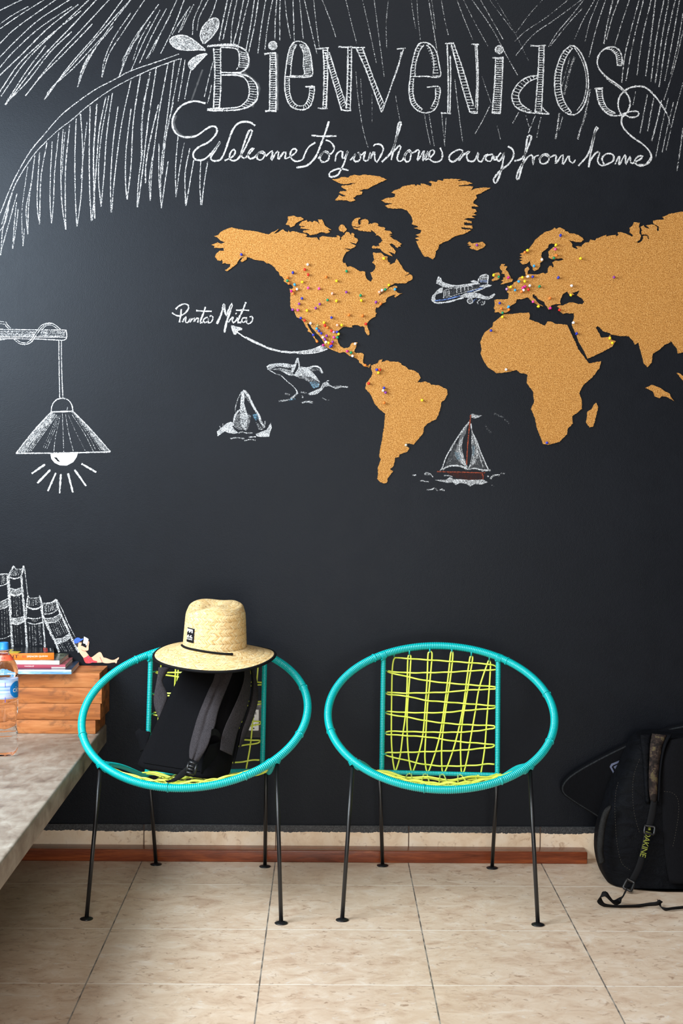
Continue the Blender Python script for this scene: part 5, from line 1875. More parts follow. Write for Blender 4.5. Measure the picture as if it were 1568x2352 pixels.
for k in range(40):
    cf.append((0, 1 + k, 1 + (k + 1) % 40))
for j in range(5):
    for k in range(40):
        k2 = (k + 1) % 40
        cf.append((1 + j * 40 + k, 1 + (j + 1) * 40 + k, 1 + (j + 1) * 40 + k2, 1 + j * 40 + k2))
MB().add(cv, cf).build('label_roundel', plain('label_blue', rgb(20, 130, 214), 0.3), lb)
vs, fs = lettering('ciel', 0.026, 0.0, 0.95)
MB().add([cyl(ac + v.x / LR, zc0 + v.y, LR + 0.0009) for v in vs], fs).build('label_word', white_ink, lb, smooth=False)
for y0, y1 in ((1609, 1597), (1575, 1564)):
    band(y0, y1, LR + 0.0008, radians(-73), radians(-71), 'label_mark', plain('violet_ink', rgb(70, 60, 200), 0.4), None, lb, 3)
sl = band(1516.5, 1505, 0, 0, 2 * pi, 'shoulder_label', plain('orange_label', rgb(232, 92, 62), 0.35), (px_r(23.8), px_r(15.6)), bottle, 48)
vs, fs = lettering('ORI', 0.009, 0.0, 1.1)
sh = lambda v: cyl(radians(-78) + v.x / px_r(20), zy(1511) + v.y * 0.75, (px_r(23.8) + (px_r(15.6) - px_r(23.8)) * ((zy(1511) + v.y * 0.75) - zy(1516.5)) / (zy(1505) - zy(1516.5))) + 0.0006)
MB().add([sh(v) for v in vs], fs).build('shoulder_word', plain('dark_red_ink', rgb(120, 36, 28), 0.5), sl, smooth=False)

# ---------------------------------------------------------------- flat cut-out figure on the wall
FX = lambda x, y: wp(x / 12.06 + 160, y / 12.06 + 1450)
fig_o = FX(760, 880)
fig = empty('paper_figure', (fig_o.x, 0, fig_o.z))
prop(fig, 'flat cut-out of person in blue cap and red shorts reading against the chalk books', 'cut-out figure')
def flat(name, pts, mat, layer, th=0.0012, smooth=4, parent=fig):
    P = [V((x, y, 0)) for x, y in pts]
    if smooth: P = catmull(P, smooth, True)
    w = [FX(p.x, p.y) for p in P]
    vs, fs = filled([[(p.x - fig_o.x, p.z - fig_o.z) for p in w]], th, 2)
    y = -0.0012 - 0.0007 * layer
    return MB().add([V((v.x, y - v.z, v.y)) for v in vs], fs).build(name, mat, parent, smooth=False)
skin = plain('printed_skin', rgb(244, 190, 158), 0.6, 0.3, 0.06, 60)
body = flat('body', [(232, 330), (250, 300), (300, 285), (326, 300), (330, 345), (315, 385), (300, 395), (345, 402), (420, 440), (460, 452), (468, 410), (480, 380), (500, 320), (515, 275), (532, 275), (540, 310), (526, 400), (522, 500), (505, 530), (470, 535), (425, 535), (470, 585), (520, 650), (560, 705), (612, 716), (700, 655), (790, 588), (840, 576), (880, 605), (920, 690), (945, 725), (1000, 735), (1080, 765), (1150, 790), (1220, 790), (1290, 760), (1350, 722), (1366, 735), (1350, 775), (1320, 805), (1300, 880), (1270, 878), (1250, 862), (1180, 866), (1090, 882), (980, 880), (910, 862), (830, 866), (740, 866), (640, 850), (500, 830), (420, 800), (388, 742), (330, 665), (270, 580), (235, 500), (220, 440), (232, 420)], skin, 0)
flat('shorts', [(388, 740), (460, 705), (522, 662), (556, 708), (600, 712), (625, 760), (660, 800), (720, 815), (760, 830), (735, 866), (640, 862), (560, 882), (470, 880), (430, 855), (400, 790)], mat_photo('red_patterned_print', [rgb(190, 70, 110), rgb(228, 74, 78), rgb(232, 84, 84), rgb(120, 80, 150)], 160), 2)
flat('cap', [(122, 270), (130, 225), (180, 185), (235, 170), (290, 190), (312, 212), (350, 196), (378, 200), (372, 222), (330, 256), (290, 270), (270, 295), (230, 318), (160, 334), (130, 315)], plain('printed_blue', rgb(62, 104, 196), 0.6, 0.3, 0.15, 120), 2)
flat('hair', [(140, 330), (190, 322), (240, 306), (238, 350), (228, 385), (200, 400), (165, 385)], plain('printed_hair', rgb(44, 38, 36), 0.6), 1)
flat('sunglasses', [(275, 285), (300, 278), (326, 270), (330, 282), (300, 300), (285, 305)], plain('printed_black', rgb(40, 36, 40), 0.5), 3)
bk_ = flat('held_book', [(400, 142), (450, 165), (505, 195), (526, 215), (510, 300), (480, 388), (452, 384), (440, 345), (408, 340), (372, 322), (390, 240)], plain('printed_paper', rgb(232, 230, 226), 0.6, 0.3, 0.05, 300), 3, 0.0012, 0)
flat('fold', [(448, 180), (455, 184), (432, 345), (424, 340)], plain('printed_fold', rgb(170, 166, 166), 0.6), 4, 0.0012, 0)
flat('arm_shadow', [(315, 485), (360, 520), (430, 540), (470, 540), (430, 552), (350, 530)], plain('printed_crease', rgb(206, 128, 96), 0.6), 1)
flat('leg_crease', [(845, 700), (870, 760), (905, 830), (890, 862), (880, 820), (850, 760), (835, 735)], plain('printed_gap', rgb(196, 120, 110), 0.6), 1)

# ---------------------------------------------------------------- socket on the wall behind the left chair
GX = lambda x, y: wp(x / 15.68 + 540, y / 15.68 + 1600)
c0 = GX(672, 830)
out = empty('power_outlet', (c0.x, 0, c0.z))
prop(out, 'black wall socket plate with white double outlet behind the left chair', 'wall socket')
pw, ph = 0.0400, 0.0610
MB().box((-pw, -0.0060, -ph), (pw, 0.0, ph), 0.0025, 3).build('cover_plate', plain('black_gloss_plate', (0.006, 0.006, 0.007), 0.25), out, angle=35)
ivory = plain('ivory_plastic', rgb(226, 220, 214), 0.4)
for s in (1, -1):
    z0 = s * 0.0195
    f = MB().box((-0.0170, -0.0082, z0 - 0.0165), (0.0170, -0.0058, z0 + 0.0165), 0.003, 3).build('receptacle', ivory, out, angle=35)
    for x in (-0.0064, 0.0064):
        MB().box((x - 0.0012, -0.0086, z0 - 0.001), (x + 0.0012, -0.0080, z0 + 0.0075)).build('slot', MT['leg'], f, smooth=False)
    m = MB()
    m.tube([(0, -0.0079, z0 - 0.0090), (0, -0.0087, z0 - 0.0090)], 0.0026, 14)
    m.build('ground_hole', MT['leg'], f)
MB().box((-0.0170, -0.0075, -0.004), (0.0170, -0.0055, 0.004), 0.001, 2).build('receptacle_bridge', ivory, out, angle=35)
# ================================================================ black backpack on the left chair
KX = lambda x, y, Y: wp(x / 4.752 + 300, y / 4.752 + 1520, Y)
bagA = {'FL0': KX(28, 1155, -0.565), 'FR0': KX(860, 1292, -0.640), 'BR0': KX(1100, 1252, -0.515),
        'FL1': KX(556, 60, -0.335), 'FR1': KX(1110, 70, -0.370), 'BR1': KX(1300, 80, -0.255)}
bagA['BL0'] = bagA['FL0'] + (bagA['BR0'] - bagA['FR0']) + V((0, 0.02, 0.004))
bagA['BL1'] = bagA['FL1'] + (bagA['BR1'] - bagA['FR1'])
for k in ('FL0', 'FR0', 'BR0', 'BL0'):                       # keep the base on the seat
    pass
bag_o = (bagA['FL0'] + bagA['FR0'] + bagA['BR0'] + bagA['BL0']) / 4
def bag_pt(t, s, off=0.0, crn=0.030):
    """t: height 0..1, s: 0..4 round the section from front-left, over the front, right side, back, left side."""
    c = [bagA['FL0'].lerp(bagA['FL1'], t), bagA['FR0'].lerp(bagA['FR1'], t), bagA['BR0'].lerp(bagA['BR1'], t), bagA['BL0'].lerp(bagA['BL1'], t)]
    ctr = (c[0] + c[1] + c[2] + c[3]) / 4
    i = int(s) % 4
    f = s - int(s)
    # superelliptic rounding of the corners
    p = c[i].lerp(c[(i + 1) % 4], f)
    e = abs(2 * f - 1)
    p = p.lerp(ctr, 0.10 * max(0, (e - 0.72) / 0.28) ** 2)
    # the front is a flat padded panel, the other sides bulge a little
    n = ((c[i] + c[(i + 1) % 4]) / 2 - ctr).normalized()
    bul = (0.004, 0.016, 0.020, 0.010)[i] * (1 - e * e) * sin(pi * min(1, max(0, 0.1 + 0.85 * t)))
    p = p + n * (bul + off)
    # ends draw in
    ed = max(0, (0.05 - t) / 0.05)
    et = max(0, (t - 0.93) / 0.12)
    p = p.lerp(ctr, 0.07 * ed ** 2 + 0.30 * et ** 2)
    return p
bag = empty('backpack', bag_o)
prop(bag, 'black backpack with grey shoulder straps leaning in the left chair under the straw hat', 'backpack')
def loc_(p): return V(p) - bag_o
NS, NTT = 48, 30
rows = []
for j in range(NTT + 1):
    t = 1.05 * j / NTT
    rows.append([loc_(bag_pt(t, 4 * k / NS)) for k in range(NS)])
mb = MB().grid(rows, True)
mb.f.append(list(range(NS - 1, -1, -1))); mb.m.append(0)
mb.f.append([NTT * NS + k for k in range(NS)]); mb.m.append(0)
mb.build('body', MT['black'], bag)
def patch(name, t0, t1, s0, s1, off, mat, nt=24, ns=10, shape=None, parent=bag):
    rows, back = [], []
    for j in range(nt + 1):
        t = t0 + (t1 - t0) * j / nt
        a, b = (s0, s1) if shape is None else shape(j / nt)
        rows.append([loc_(bag_pt(t, a + (b - a) * k / ns, off * (1 - 0.7 * (k in (0, ns)) ))) for k in range(ns + 1)])
    return MB().grid(rows).build(name, mat, parent)
# grey front pocket showing round the right side, with the zip between its panels
# raised back panel with two stitched channels
patch('back_panel', 0.06, 0.97, 0.08, 0.88, 0.004, MT['black'], ns=16)

def pad(name, left, right, Yl, Yr, th, mat, groove=0.0, parent=bag, n=16, fr=KX, o=None):
    """a padded strap between two traced edges; Y gives the depth along it."""
    o = bag_o if o is None else o
    N = len(left)
    Ls = [fr(x, y, Yl(i / (N - 1))) for i, (x, y) in enumerate(left)]
    Rs = [fr(x, y, Yr(i / (N - 1))) for i, (x, y) in enumerate(right)]
    Ls, Rs = catmull(Ls, 5), catmull(Rs, 5)
    rows = []
    for a, b in zip(Ls, Rs):
        out = V((0, -1, 0.10)).normalized()
        top, bot = [], []
        for k in range(n + 1):
            u = k / n
            h = (1 - abs(2 * u - 1) ** 2.6)
            g = groove * max(0, 1 - abs(u - 0.48) / 0.13)
            top.append(a.lerp(b, u) + out * (th * (0.30 + 0.70 * h) - g * th) - o)
        for k in range(n, -1, -1):
            bot.append(a.lerp(b, k / n) - out * 0.001 - o)
        rows.append(top + bot)
    m = MB().grid(rows, True)
    M_ = len(rows[0])
    m.f.append(list(range(M_ - 1, -1, -1))); m.m.append(0)
    m.f.append([(len(rows) - 1) * M_ + k for k in range(M_)]); m.m.append(0)
    return m.build(name, mat, parent)
lerp = lambda a, b: (lambda f: a + (b - a) * f)
st = pad('shoulder_strap', [(930, 70), (905, 190), (850, 310), (790, 450), (735, 590), (692, 730), (655, 870), (640, 960), (640, 1050)],
    [(1125, 80), (1085, 200), (1045, 300), (990, 440), (950, 560), (920, 700), (880, 800), (835, 930), (740, 1090)], lerp(-0.395, -0.655), lerp(-0.385, -0.660), 0.013, MT['grey'], 0.75)
wb = pad('strap_webbing', [(650, 1075), (600, 1150), (545, 1195), (490, 1250), (440, 1284), (372, 1298)], [(735, 1095), (680, 1190), (610, 1235), (545, 1280), (480, 1308), (405, 1318)], lerp(-0.672, -0.690), lerp(-0.672, -0.690), 0.003, MT['web'])
bk = MB()
q0, q1, q2, q3 = KX(640, 1095, -0.672), KX(725, 1115, -0.672), KX(690, 1225, -0.680), KX(605, 1205, -0.680)
for a, b in ((q0, q1), (q1, q2), (q2, q3), (q3, q0)):
    bk.tube([a - bag_o, b - bag_o], 0.0046, 8)
for f in (0.36, 0.66):
    bk.tube([q0.lerp(q3, f) - bag_o, q1.lerp(q2, f) - bag_o], 0.0040, 8)
bk.build('buckle', MT['plastic'], st)
pad('rear_strap', [(305, 60), (292, 160), (268, 290), (252, 400), (262, 500), (300, 610)], [(435, 60), (370, 165), (348, 225), (402, 360), (372, 480), (320, 620)], lerp(-0.33, -0.39), lerp(-0.32, -0.40), 0.010, MT['grey'])
pad('side_wing', [(98, 722), (50, 778), (80, 880), (108, 985)], [(128, 752), (215, 770), (190, 860), (150, 960)], lerp(-0.40, -0.42), lerp(-0.41, -0.44), 0.008, MT['black'])
pad('compression_strap', [(880, 742), (905, 730), (945, 742), (975, 780), (985, 830)], [(875, 808), (905, 803), (940, 808), (958, 826), (968, 850)], lerp(-0.60, -0.545), lerp(-0.60, -0.545), 0.003, MT['web'])
pad('side_pocket', [(860, 905), (800, 1040), (770, 1140), (762, 1215)], [(960, 880), (940, 1040), (915, 1140), (902, 1220)], lerp(-0.598, -0.622), lerp(-0.565, -0.585), 0.006, MT['black2'])
pad('side_panel', [(1240, 60), (1235, 200), (1180, 370), (1105, 540), (1035, 690), (992, 820), (975, 960)], [(1300, 60), (1312, 220), (1295, 400), (1240, 580), (1175, 740), (1140, 880), (1108, 1022)], lerp(-0.365, -0.590), lerp(-0.315, -0.560), 0.006, MT['grey'])
zl = [(1304, 60), (1318, 220), (1302, 400), (1248, 580), (1184, 740), (1150, 880), (1122, 1022), (1118, 1120)]
zr_ = [(1322, 60), (1340, 220), (1326, 400), (1276, 590), (1216, 760), (1186, 890), (1160, 1000), (1128, 1130)]
pad('zip', zl, zr_, lerp(-0.312, -0.556), lerp(-0.300, -0.545), 0.006, MT['black2'])
pad('front_pocket', [(1318, 60), (1338, 220), (1322, 400), (1270, 590), (1212, 760), (1182, 930)], [(1345, 60), (1384, 250), (1390, 420), (1344, 600), (1272, 780), (1196, 945)], lerp(-0.285, -0.50), lerp(-0.265, -0.48), 0.012, MT['grey'])
zp = MB()
zm = [KX((a[0] + b[0]) / 2, (a[1] + b[1]) / 2, -0.316 - 0.245 * i / 7) - bag_o for i, (a, b) in enumerate(zip(zl, zr_))]
zp.tube(resample(catmull(zm, 5), 0.004), 0.0020, 6)
zp.build('zip_teeth', MT['web'], bag)

# ================================================================ straw hat
hc = wp(493.0, 1491.5, -0.425)
hat = empty('straw_hat', (0, 0, 0))
prop(hat, 'wide-brimmed straw hat with black edging sitting on the backpack', 'hat')
def mat_straw():
    m = NT('woven_straw')
    tc = m.n('ShaderNodeTexCoord')
    sp = m.n('ShaderNodeSeparateXYZ')
    m.L(tc.outputs['UV'], sp.inputs[0])
    u, v = sp.outputs[0], sp.outputs[1]                       # u: strands round the hat, v: rows
    nz = m.noise(m.coord(), 26, 2)
    row = m.math('ADD', v, m.math('MULTIPLY', m.math('SUBTRACT', nz, 0.5), 0.30))
    ir = m.math('FLOOR', row)
    fr = m.math('SUBTRACT', row, ir)
    par = m.math('SUBTRACT', m.math('MULTIPLY', m.math('MODULO', ir, 2.0), 2.0), 1.0)
    ph = m.math('ADD', u, m.math('MULTIPLY', m.math('MULTIPLY', par, fr), 4.6))
    st = m.math('ABSOLUTE', m.math('SINE', m.math('MULTIPLY', ph, pi)))
    sid = m.math('FLOOR', ph)
    wn = m.n('ShaderNodeTexWhiteNoise', noise_dimensions='2D')
    cb = m.n('ShaderNodeCombineXYZ')
    m.L(sid, cb.inputs[0]); m.L(ir, cb.inputs[1])
    m.L(cb.outputs[0], wn.inputs['Vector'])
    col = m.ramp(wn.outputs['Value'], [(0.0, rgb(214, 168, 104)), (0.2, rgb(232, 194, 130)), (0.65, rgb(242, 212, 154)), (1.0, rgb(250, 232, 188))])
    gap = m.math('MULTIPLY', m.math('LESS_THAN', st, 0.22), 0.40)
    edge = m.math('MULTIPLY', m.math('LESS_THAN', m.math('MINIMUM', fr, m.math('SUBTRACT', 1.0, fr)), 0.07), m.math('GREATER_THAN', m.noise(m.coord(), 120, 2), 0.56))
    col = m.mix(gap, col, rgb(176, 126, 66))
    col = m.mix(m.math('MULTIPLY', edge, 0.8), col, rgb(134, 94, 50))
    m.set(col, 0.62, 0.3)
    h = m.math('ADD', m.math('MULTIPLY', st, 0.8), m.math('MULTIPLY', m.math('SINE', m.math('MULTIPLY', fr, pi)), 0.9))
    m.bump(h, 0.7, 0.0012)
    return m.m
straw = mat_straw()
SEG = 128
RC, RB = 0.0985, 0.1885
rows, uvs = [], []
def crown_pt(a, f):
    """f 0 at the brim, 1 at the middle of the top."""
    ca, sa = cos(a), sin(a)
    H = 0.157
    if f < 0.62:
        q = f / 0.62
        r = RC * (1 - 0.085 * q)
        z = H * 0.86 * q
        if q > 0.80:
            r -= RC * 0.05 * ((q - 0.80) / 0.20) ** 2
    else:
        q = (f - 0.62) / 0.38
        r = RC * 0.865 * cos(q * pi / 2) ** 0.62
        z = H * (0.86 + 0.14 * sin(q * pi / 2))
    x, y = r * ca * 1.02, r * sa * 1.02
    # pinched top: a long dent along the middle, hollows left and right of the front
    k = max(0, (z / H - 0.55) / 0.45)
    dent = 0.034 * math.exp(-((x + 0.010) / 0.030) ** 2) * math.exp(-((y + 0.005) / 0.060) ** 2)
    z -= dent * k ** 2
    z -= 0.026 * math.exp(-((x + 0.055) / 0.038) ** 2 - ((y + 0.050) / 0.042) ** 2) * k
    z -= 0.010 * math.exp(-((x - 0.062) / 0.03) ** 2 - ((y + 0.03) / 0.05) ** 2) * k
    return V((x, y, z))
NC = 34
for j in range(NC + 1):
    f = j / NC * 0.992
    rows.append([crown_pt(2 * pi * k / SEG, f) for k in range(SEG + 1)])
    uvs.append([(270.0 * k / SEG, 19.0 * f) for k in range(SEG + 1)])
crown = MB().grid(rows, False, uvs)
crown.f.append([NC * (SEG + 1) + k for k in range(SEG)]); crown.m.append(0)
def brim_pt(a, f, dz=0.0):
    r = RC * 1.02 + (RB - RC * 1.02) * f
    droop = f * f * (-0.018 + 0.004 * cos(2 * a) + 0.008 * sin(a) + 0.003 * sin(3 * a + 0.5))
    ell = 1.0 + 0.0 * cos(2 * a)
    zz = 0.012 * (1 - f) ** 4 + droop + dz
    return V((r * cos(a) * ell, r * sin(a), zz))
rows, uvs = [], []
NB = 16
for j in range(NB + 1):
    f = j / NB
    rows.append([brim_pt(2 * pi * k / SEG, f) for k in range(SEG + 1)])
    uvs.append([(400.0 * k / SEG, 20 + 8.0 * f) for k in range(SEG + 1)])
rows2 = [[p + V((0, 0, -0.0022)) for p in r] for r in rows][::-1]
brim = MB().grid(rows + rows2, False, uvs + uvs[::-1])
tilt = Matrix.Rotation(radians(4.0), 3, 'X') @ Matrix.Rotation(radians(1.5), 3, 'Y') @ Matrix.Rotation(radians(-20), 3, 'Z')
HT = lambda p: hc + tilt @ V(p)
crown.v = [tuple(HT(p)) for p in crown.v]
brim.v = [tuple(HT(p)) for p in brim.v]
hat.location = hc
def hbuild(mb, name, mat, parent=None, **kw):
    mb.v = [tuple(V(p) - hc) for p in mb.v]
    return mb.build(name, mat, parent or hat, **kw)
hbuild(crown, 'crown', straw)
hbuild(brim, 'brim', straw)
bd = MB()
bd.tube([HT(brim_pt(2 * pi * k / 160, 1.0, -0.0022)) for k in range(160)], lambda i, s: 0.0046, 10, True)
hbuild(bd, 'edge_binding', MT['web'])
# cord lying round the foot of the crown, knotted on the right of the front
cdp = []
for k in range(40):
    a = radians(-166 + 106 * k / 39 + 20)
    r = RC * (1.055 + 0.16 * max(0, (k - 16) / 23) ** 1.5)
    f = (r - RC * 1.02) / (RB - RC * 1.02)
    cdp.append(HT(brim_pt(a, f, 0.0050)))
cdp = resample(cdp, 0.002)
cm_ = MB()
cm_.tube(cdp, lambda i, s: 0.0034 * (1 + 0.10 * sin(i * 2.2)), 8)
cm_.sphere(cdp[-1], 0.0042, 10, 7)
hbuild(cm_, 'chin_cord', MT['web'])
# patch on the left of the crown
pa0 = radians(-137 + 20)
def pch(x, y, off):
    a = pa0 + x / RC
    f = (0.037 + y) / (0.157 * 0.86) * 0.62
    p = crown_pt(a, f)
    n = V((cos(a), sin(a), 0.10)).normalized()
    return HT(p + n * off)
def pgrid(x0, x1, y0, y1, off, name, mat, parent=None, smooth=True):
    rows = [[pch(x0 + (x1 - x0) * k / 8, y0 + (y1 - y0) * j / 6, off * (0.4 if (k in (0, 8) or j in (0, 6)) else 1)) for k in range(9)] for j in range(7)]
    return hbuild(MB().grid(rows), name, mat, parent, smooth=smooth)
pt_ = pgrid(-0.0178, 0.0178, -0.004, 0.0405, 0.0032, 'patch', MT['web'])
def pshape(polys, off, name, mat):
    P, F = [], []
    for pl in polys:
        b = len(P)
        P += [pch(x, y, off) for x, y in pl]
        for tri in tessellate_polygon([[V((x, y, 0)) for x, y in pl]]):
            F.append(tuple(b + i for i in tri))
    return hbuild(MB().add(P, F), name, mat, pt_, smooth=False)
wv = lambda y0, fl: [(-0.0130, y0), (-0.0110, y0 + 0.0022), (-0.0080, y0 + 0.0056), (-0.0040, y0 + 0.0064), (-0.0015, y0 + 0.0050), (-0.0036, y0 + 0.0040), (-0.0046, y0 + 0.0020), (-0.0020, y0 + 0.0004), (0.0014, y0 + 0.0016), (0.0040, y0 + 0.0052), (0.0076, y0 + 0.0066), (0.0104, y0 + 0.0054), (0.0080, y0 + 0.0040), (0.0076, y0 + 0.0020), (0.0100, y0 + 0.0006), (0.0130, y0 + 0.0012)]
up = [(-0.0130, 0.0370)] + wv(0.0256, 0) + [(0.0130, 0.0370)]
lo = [(-0.0130, 0.0104)] + wv(0.0128, 0) + [(0.0130, 0.0104)]
pshape([up, lo], 0.0040, 'wave_emblem', white_ink)
vs, fs = lettering('BILLABONG', 0.0070, 0.0)
w = max(v.x for v in vs) - min(v.x for v in vs)
hbuild(MB().add([pch(v.x * 0.0262 / w, 0.0062 + v.y, 0.0040) for v in vs], fs), 'patch_lettering', white_ink, pt_, smooth=False)
# ================================================================ things on the floor at the right
QX = lambda x, y, Y: wp(x / 4.357 + 1240, y / 4.357 + 1580, Y)
# --- pointed padded case leaning on the wall behind the big backpack
cpts = [(222, 1000), (240, 950), (300, 885), (420, 805), (560, 728), (720, 645), (890, 566), (1100, 480), (1300, 412), (1429, 384), (1700, 320), (1900, 420), (1900, 900), (1500, 1500), (1100, 1500), (800, 1390), (600, 1285), (500, 1222), (400, 1162), (300, 1095), (240, 1048)]
co_ = QX(700, 1000, -0.06)
case = empty('padded_case', co_)
prop(case, 'black pointed padded case with grey piping, leaning behind the large backpack', 'case')
w = [QX(x, y, -0.055) for x, y in cpts]
pl = catmull([V((p.x - co_.x, p.z - co_.z, 0)) for p in w], 4, True)
vs, fs = filled([[(p.x, p.y) for p in pl]], 0.020, 2, 0.006)
def casepos(x, y, d):
    return V((x, co_.y * 0 + 0.006 - d, y))
MB().add([casepos(v.x, v.y, v.z) for v in vs], fs).build('case_body', MT['black2'], case)
m = MB()
m.tube([casepos(p.x, p.y, 0.011) for p in resample(pl, 0.008, True)], lambda i, s: 0.0052, 8, True)
m.build('piping', mat_fabric('grey_piping', (0.016, 0.018, 0.020), 0.7, 0.5, 240), case)
tri = lambda pts: [V((p.x - co_.x, p.z - co_.z, 0)) for p in (QX(x, y, -0.072) for x, y in pts)]
mk_ = plain('grey_blue_print', rgb(92, 98, 122), 0.6)
m = MB()
for pts in ([(696, 790), (712, 760), (830, 712), (816, 738), (730, 775), (716, 792), (756, 870), (746, 884)], [(735, 790), (820, 742), (760, 830)]):
    T_ = tri(pts)
    vs, fs = filled([[(p.x, p.y) for p in T_]], 0.0008, 2)
    m.add([casepos(v.x, v.y, 0.0172 + v.z) for v in vs], fs)
m.build('triangle_emblem', mk_, case, smooth=False)

# --- large dark backpack standing on the floor
gb_o = wz(1500, 2065, 0.0)
big = empty('backpack', (gb_o.x, gb_o.y, 0))
prop(big, 'large black and camouflage backpack standing on the floor at the right edge', 'backpack')
# front outline (left edge, from the floor up) and a mirrored right edge beyond the frame
Lx = [(905, 2096), (800, 2040), (715, 1975), (640, 1895), (592, 1785), (565, 1650), (566, 1500), (590, 1360), (640, 1200), (700, 1000), (770, 850), (830, 720), (890, 580), (925, 510), (1000, 450), (1120, 440)]
def bigY(f):                                     # front depth from floor to top: the bag leans back on the wall
    return -0.395 + 0.215 * f ** 1.15
rows = []
Lc = catmull([V((x, y, 0)) for x, y in Lx], 4)
NL = len(Lc)
for i, p in enumerate(Lc):
    f = i / (NL - 1)
    Yf = bigY(f)
    dp = (0.22 + 0.05 * sin(pi * min(1, f * 1.1))) * (1 - 0.42 * f)
    a = QX(p.x, p.y, Yf + dp / 2)
    z = max(a.z, 0.004)
    width = 0.400 - 0.10 * f - 0.02 * sin(pi * f) + (gb_o.x * 0)
    xr = QX(1500, p.y, Yf).x + 0.215 - 0.06 * f
    ring = []
    n = 56
    cx, hw = (a.x + xr) / 2, (xr - a.x) / 2
    cy = Yf + dp / 2
    for k in range(n):
        t = 2 * pi * k / n
        c_, s_ = cos(t), sin(t)
        e = 0.42
        X = cx + hw * (abs(c_) ** e) * (1 if c_ >= 0 else -1)
        Yy = cy + dp / 2 * (abs(s_) ** e) * (1 if s_ >= 0 else -1)
        bulge = 0.030 * sin(pi * min(1, f * 0.9 + 0.08)) * max(0, -s_) * (abs(c_) < 0.9)
        ring.append(V((X, min(Yy - bulge * 0.4, -0.072), z)) - V((gb_o.x, gb_o.y, 0)))
    rows.append(ring)
mb = MB().grid(rows, True)
M_ = len(rows[0])
mb.f.append(list(range(M_ - 1, -1, -1))); mb.m.append(0)
mb.f.append([(NL - 1) * M_ + k for k in range(M_)]); mb.m.append(0)
def mat_navy():
    m = NT('dark_navy_nylon')
    a = m.noise(m.coord(), 260, 2)
    b = m.noise(m.coord('Object', (1, 1, 2.6)), 16, 4, 0.6, 0.8)
    m.set(m.ramp(b, [(0.35, (0.0012, 0.0014, 0.0022)), (0.65, (0.0026, 0.0031, 0.0048))]), 0.72, 0.10)
    m.bump(m.math('ADD', m.math('MULTIPLY', a, 0.12), b), 0.6, 0.012)
    return m.m
navy = mat_navy()
mb.build('body', navy, big)
gbo = V((gb_o.x, gb_o.y, 0))
# depth of the body's front at a pixel row, to lay straps and seams on it
def Yrow(y):
    z = sorted((abs(q.y - y), i) for i, q in enumerate(Lc))[0][1] / (NL - 1)
    return bigY(z)
def bpad(name, left, right, th, mat, off=0.012, groove=0.0, parent=big):
    N = len(left)
    Y0 = [Yrow(y) - off for _, y in left]
    Y1 = [Yrow(y) - off for _, y in right]
    f0 = lambda f: Y0[min(N - 1, int(round(f * (N - 1))))]
    f1 = lambda f: Y1[min(N - 1, int(round(f * (N - 1))))]
    return pad(name, left, right, f0, f1, th, mat, groove, parent, 14, QX, gbo)
def mat_camo():
    m = NT('pixel_camouflage')
    tc = m.n('ShaderNodeTexCoord')
    sn = m.n('ShaderNodeVectorMath', operation='SNAP')
    m.L(tc.outputs['Object'], sn.inputs[0])
    sn.inputs[1].default_value = (0.0042, 0.0042, 0.0042)
    f = m.noise(sn.outputs[0], 42, 3, 0.7)
    c = m.ramp(f, [(0.0, (0.012, 0.009, 0.008)), (0.44, (0.026, 0.018, 0.015)), (0.53, (0.050, 0.034, 0.026)), (0.60, (0.085, 0.066, 0.034))], 'CONSTANT')
    m.set(c, 0.85, 0.15)
    return m.m
camo = mat_camo()
ss = bpad('shoulder_strap', [(1120, 455), (1100, 560), (1092, 700), (1086, 850), (1086, 1000), (1104, 1138)], [(1262, 470), (1222, 570), (1198, 700), (1180, 850), (1172, 1000), (1165, 1135)], 0.014, camo)
prop(ss, 'brown pixel camouflage shoulder strap')
bpad('strap_pad', [(1000, 470), (1012, 600), (1030, 800), (1040, 1000), (1052, 1150)], [(1112, 458), (1094, 600), (1088, 800), (1086, 1000), (1100, 1150)], 0.010, navy, 0.004)
bpad('strap_piping', [(1266, 466), (1226, 570), (1200, 700), (1182, 850), (1174, 1000), (1167, 1135)], [(1320, 462), (1262, 570), (1226, 700), (1206, 850), (1198, 1000), (1190, 1135)], 0.012, MT['black2'])
bpad('back_pad', [(1300, 520), (1250, 640), (1215, 900), (1220, 1300), (1250, 1700), (1290, 1950)], [(1560, 470), (1600, 640), (1640, 900), (1650, 1300), (1640, 1700), (1620, 1950)], 0.020, MT['black'], 0.006)
sw = bpad('strap_webbing', [(1108, 1130), (1080, 1280), (1040, 1450), (1000, 1640), (950, 1800), (870, 1950)], [(1170, 1130), (1150, 1290), (1104, 1460), (1062, 1650), (1020, 1810), (940, 1960)], 0.004, MT['web'], 0.020)
lime_ink = plain('yellow_green_print', rgb(124, 130, 36), 0.6)
# lettering down the strap
vs, fs = lettering('DAKINE', 0.0290, 0.0, 0.92)
wd = max(v.x for v in vs) - min(v.x for v in vs)
A0, A1 = QX(1082, 1440, Yrow(1440) - 0.032), QX(1022, 1690, Yrow(1690) - 0.032)
ex = (A1 - A0).normalized()
ey = (V((1, 0, 0)) - ex * ex.x).normalized()
mid = (A0 + A1) / 2
MB().add([mid + ex * (v.x * (A1 - A0).length / wd) + ey * (v.y * 0.92) - gbo for v in vs], fs).build('strap_lettering', lime_ink, sw, smooth=False)
m = MB()
for y0, y1 in ((1398, 1404), (1410, 1422)):
    a, b, c, d = (QX(x, y, Yrow(y) - 0.033) - gbo for x, y in ((1084, y0), (1106, y0 + 2), (1104, y1 + 2), (1080, y1)))
    m.add([a, b, c, d], [(0, 1, 2, 3)])
m.build('strap_mark', lime_ink, sw, smooth=False)
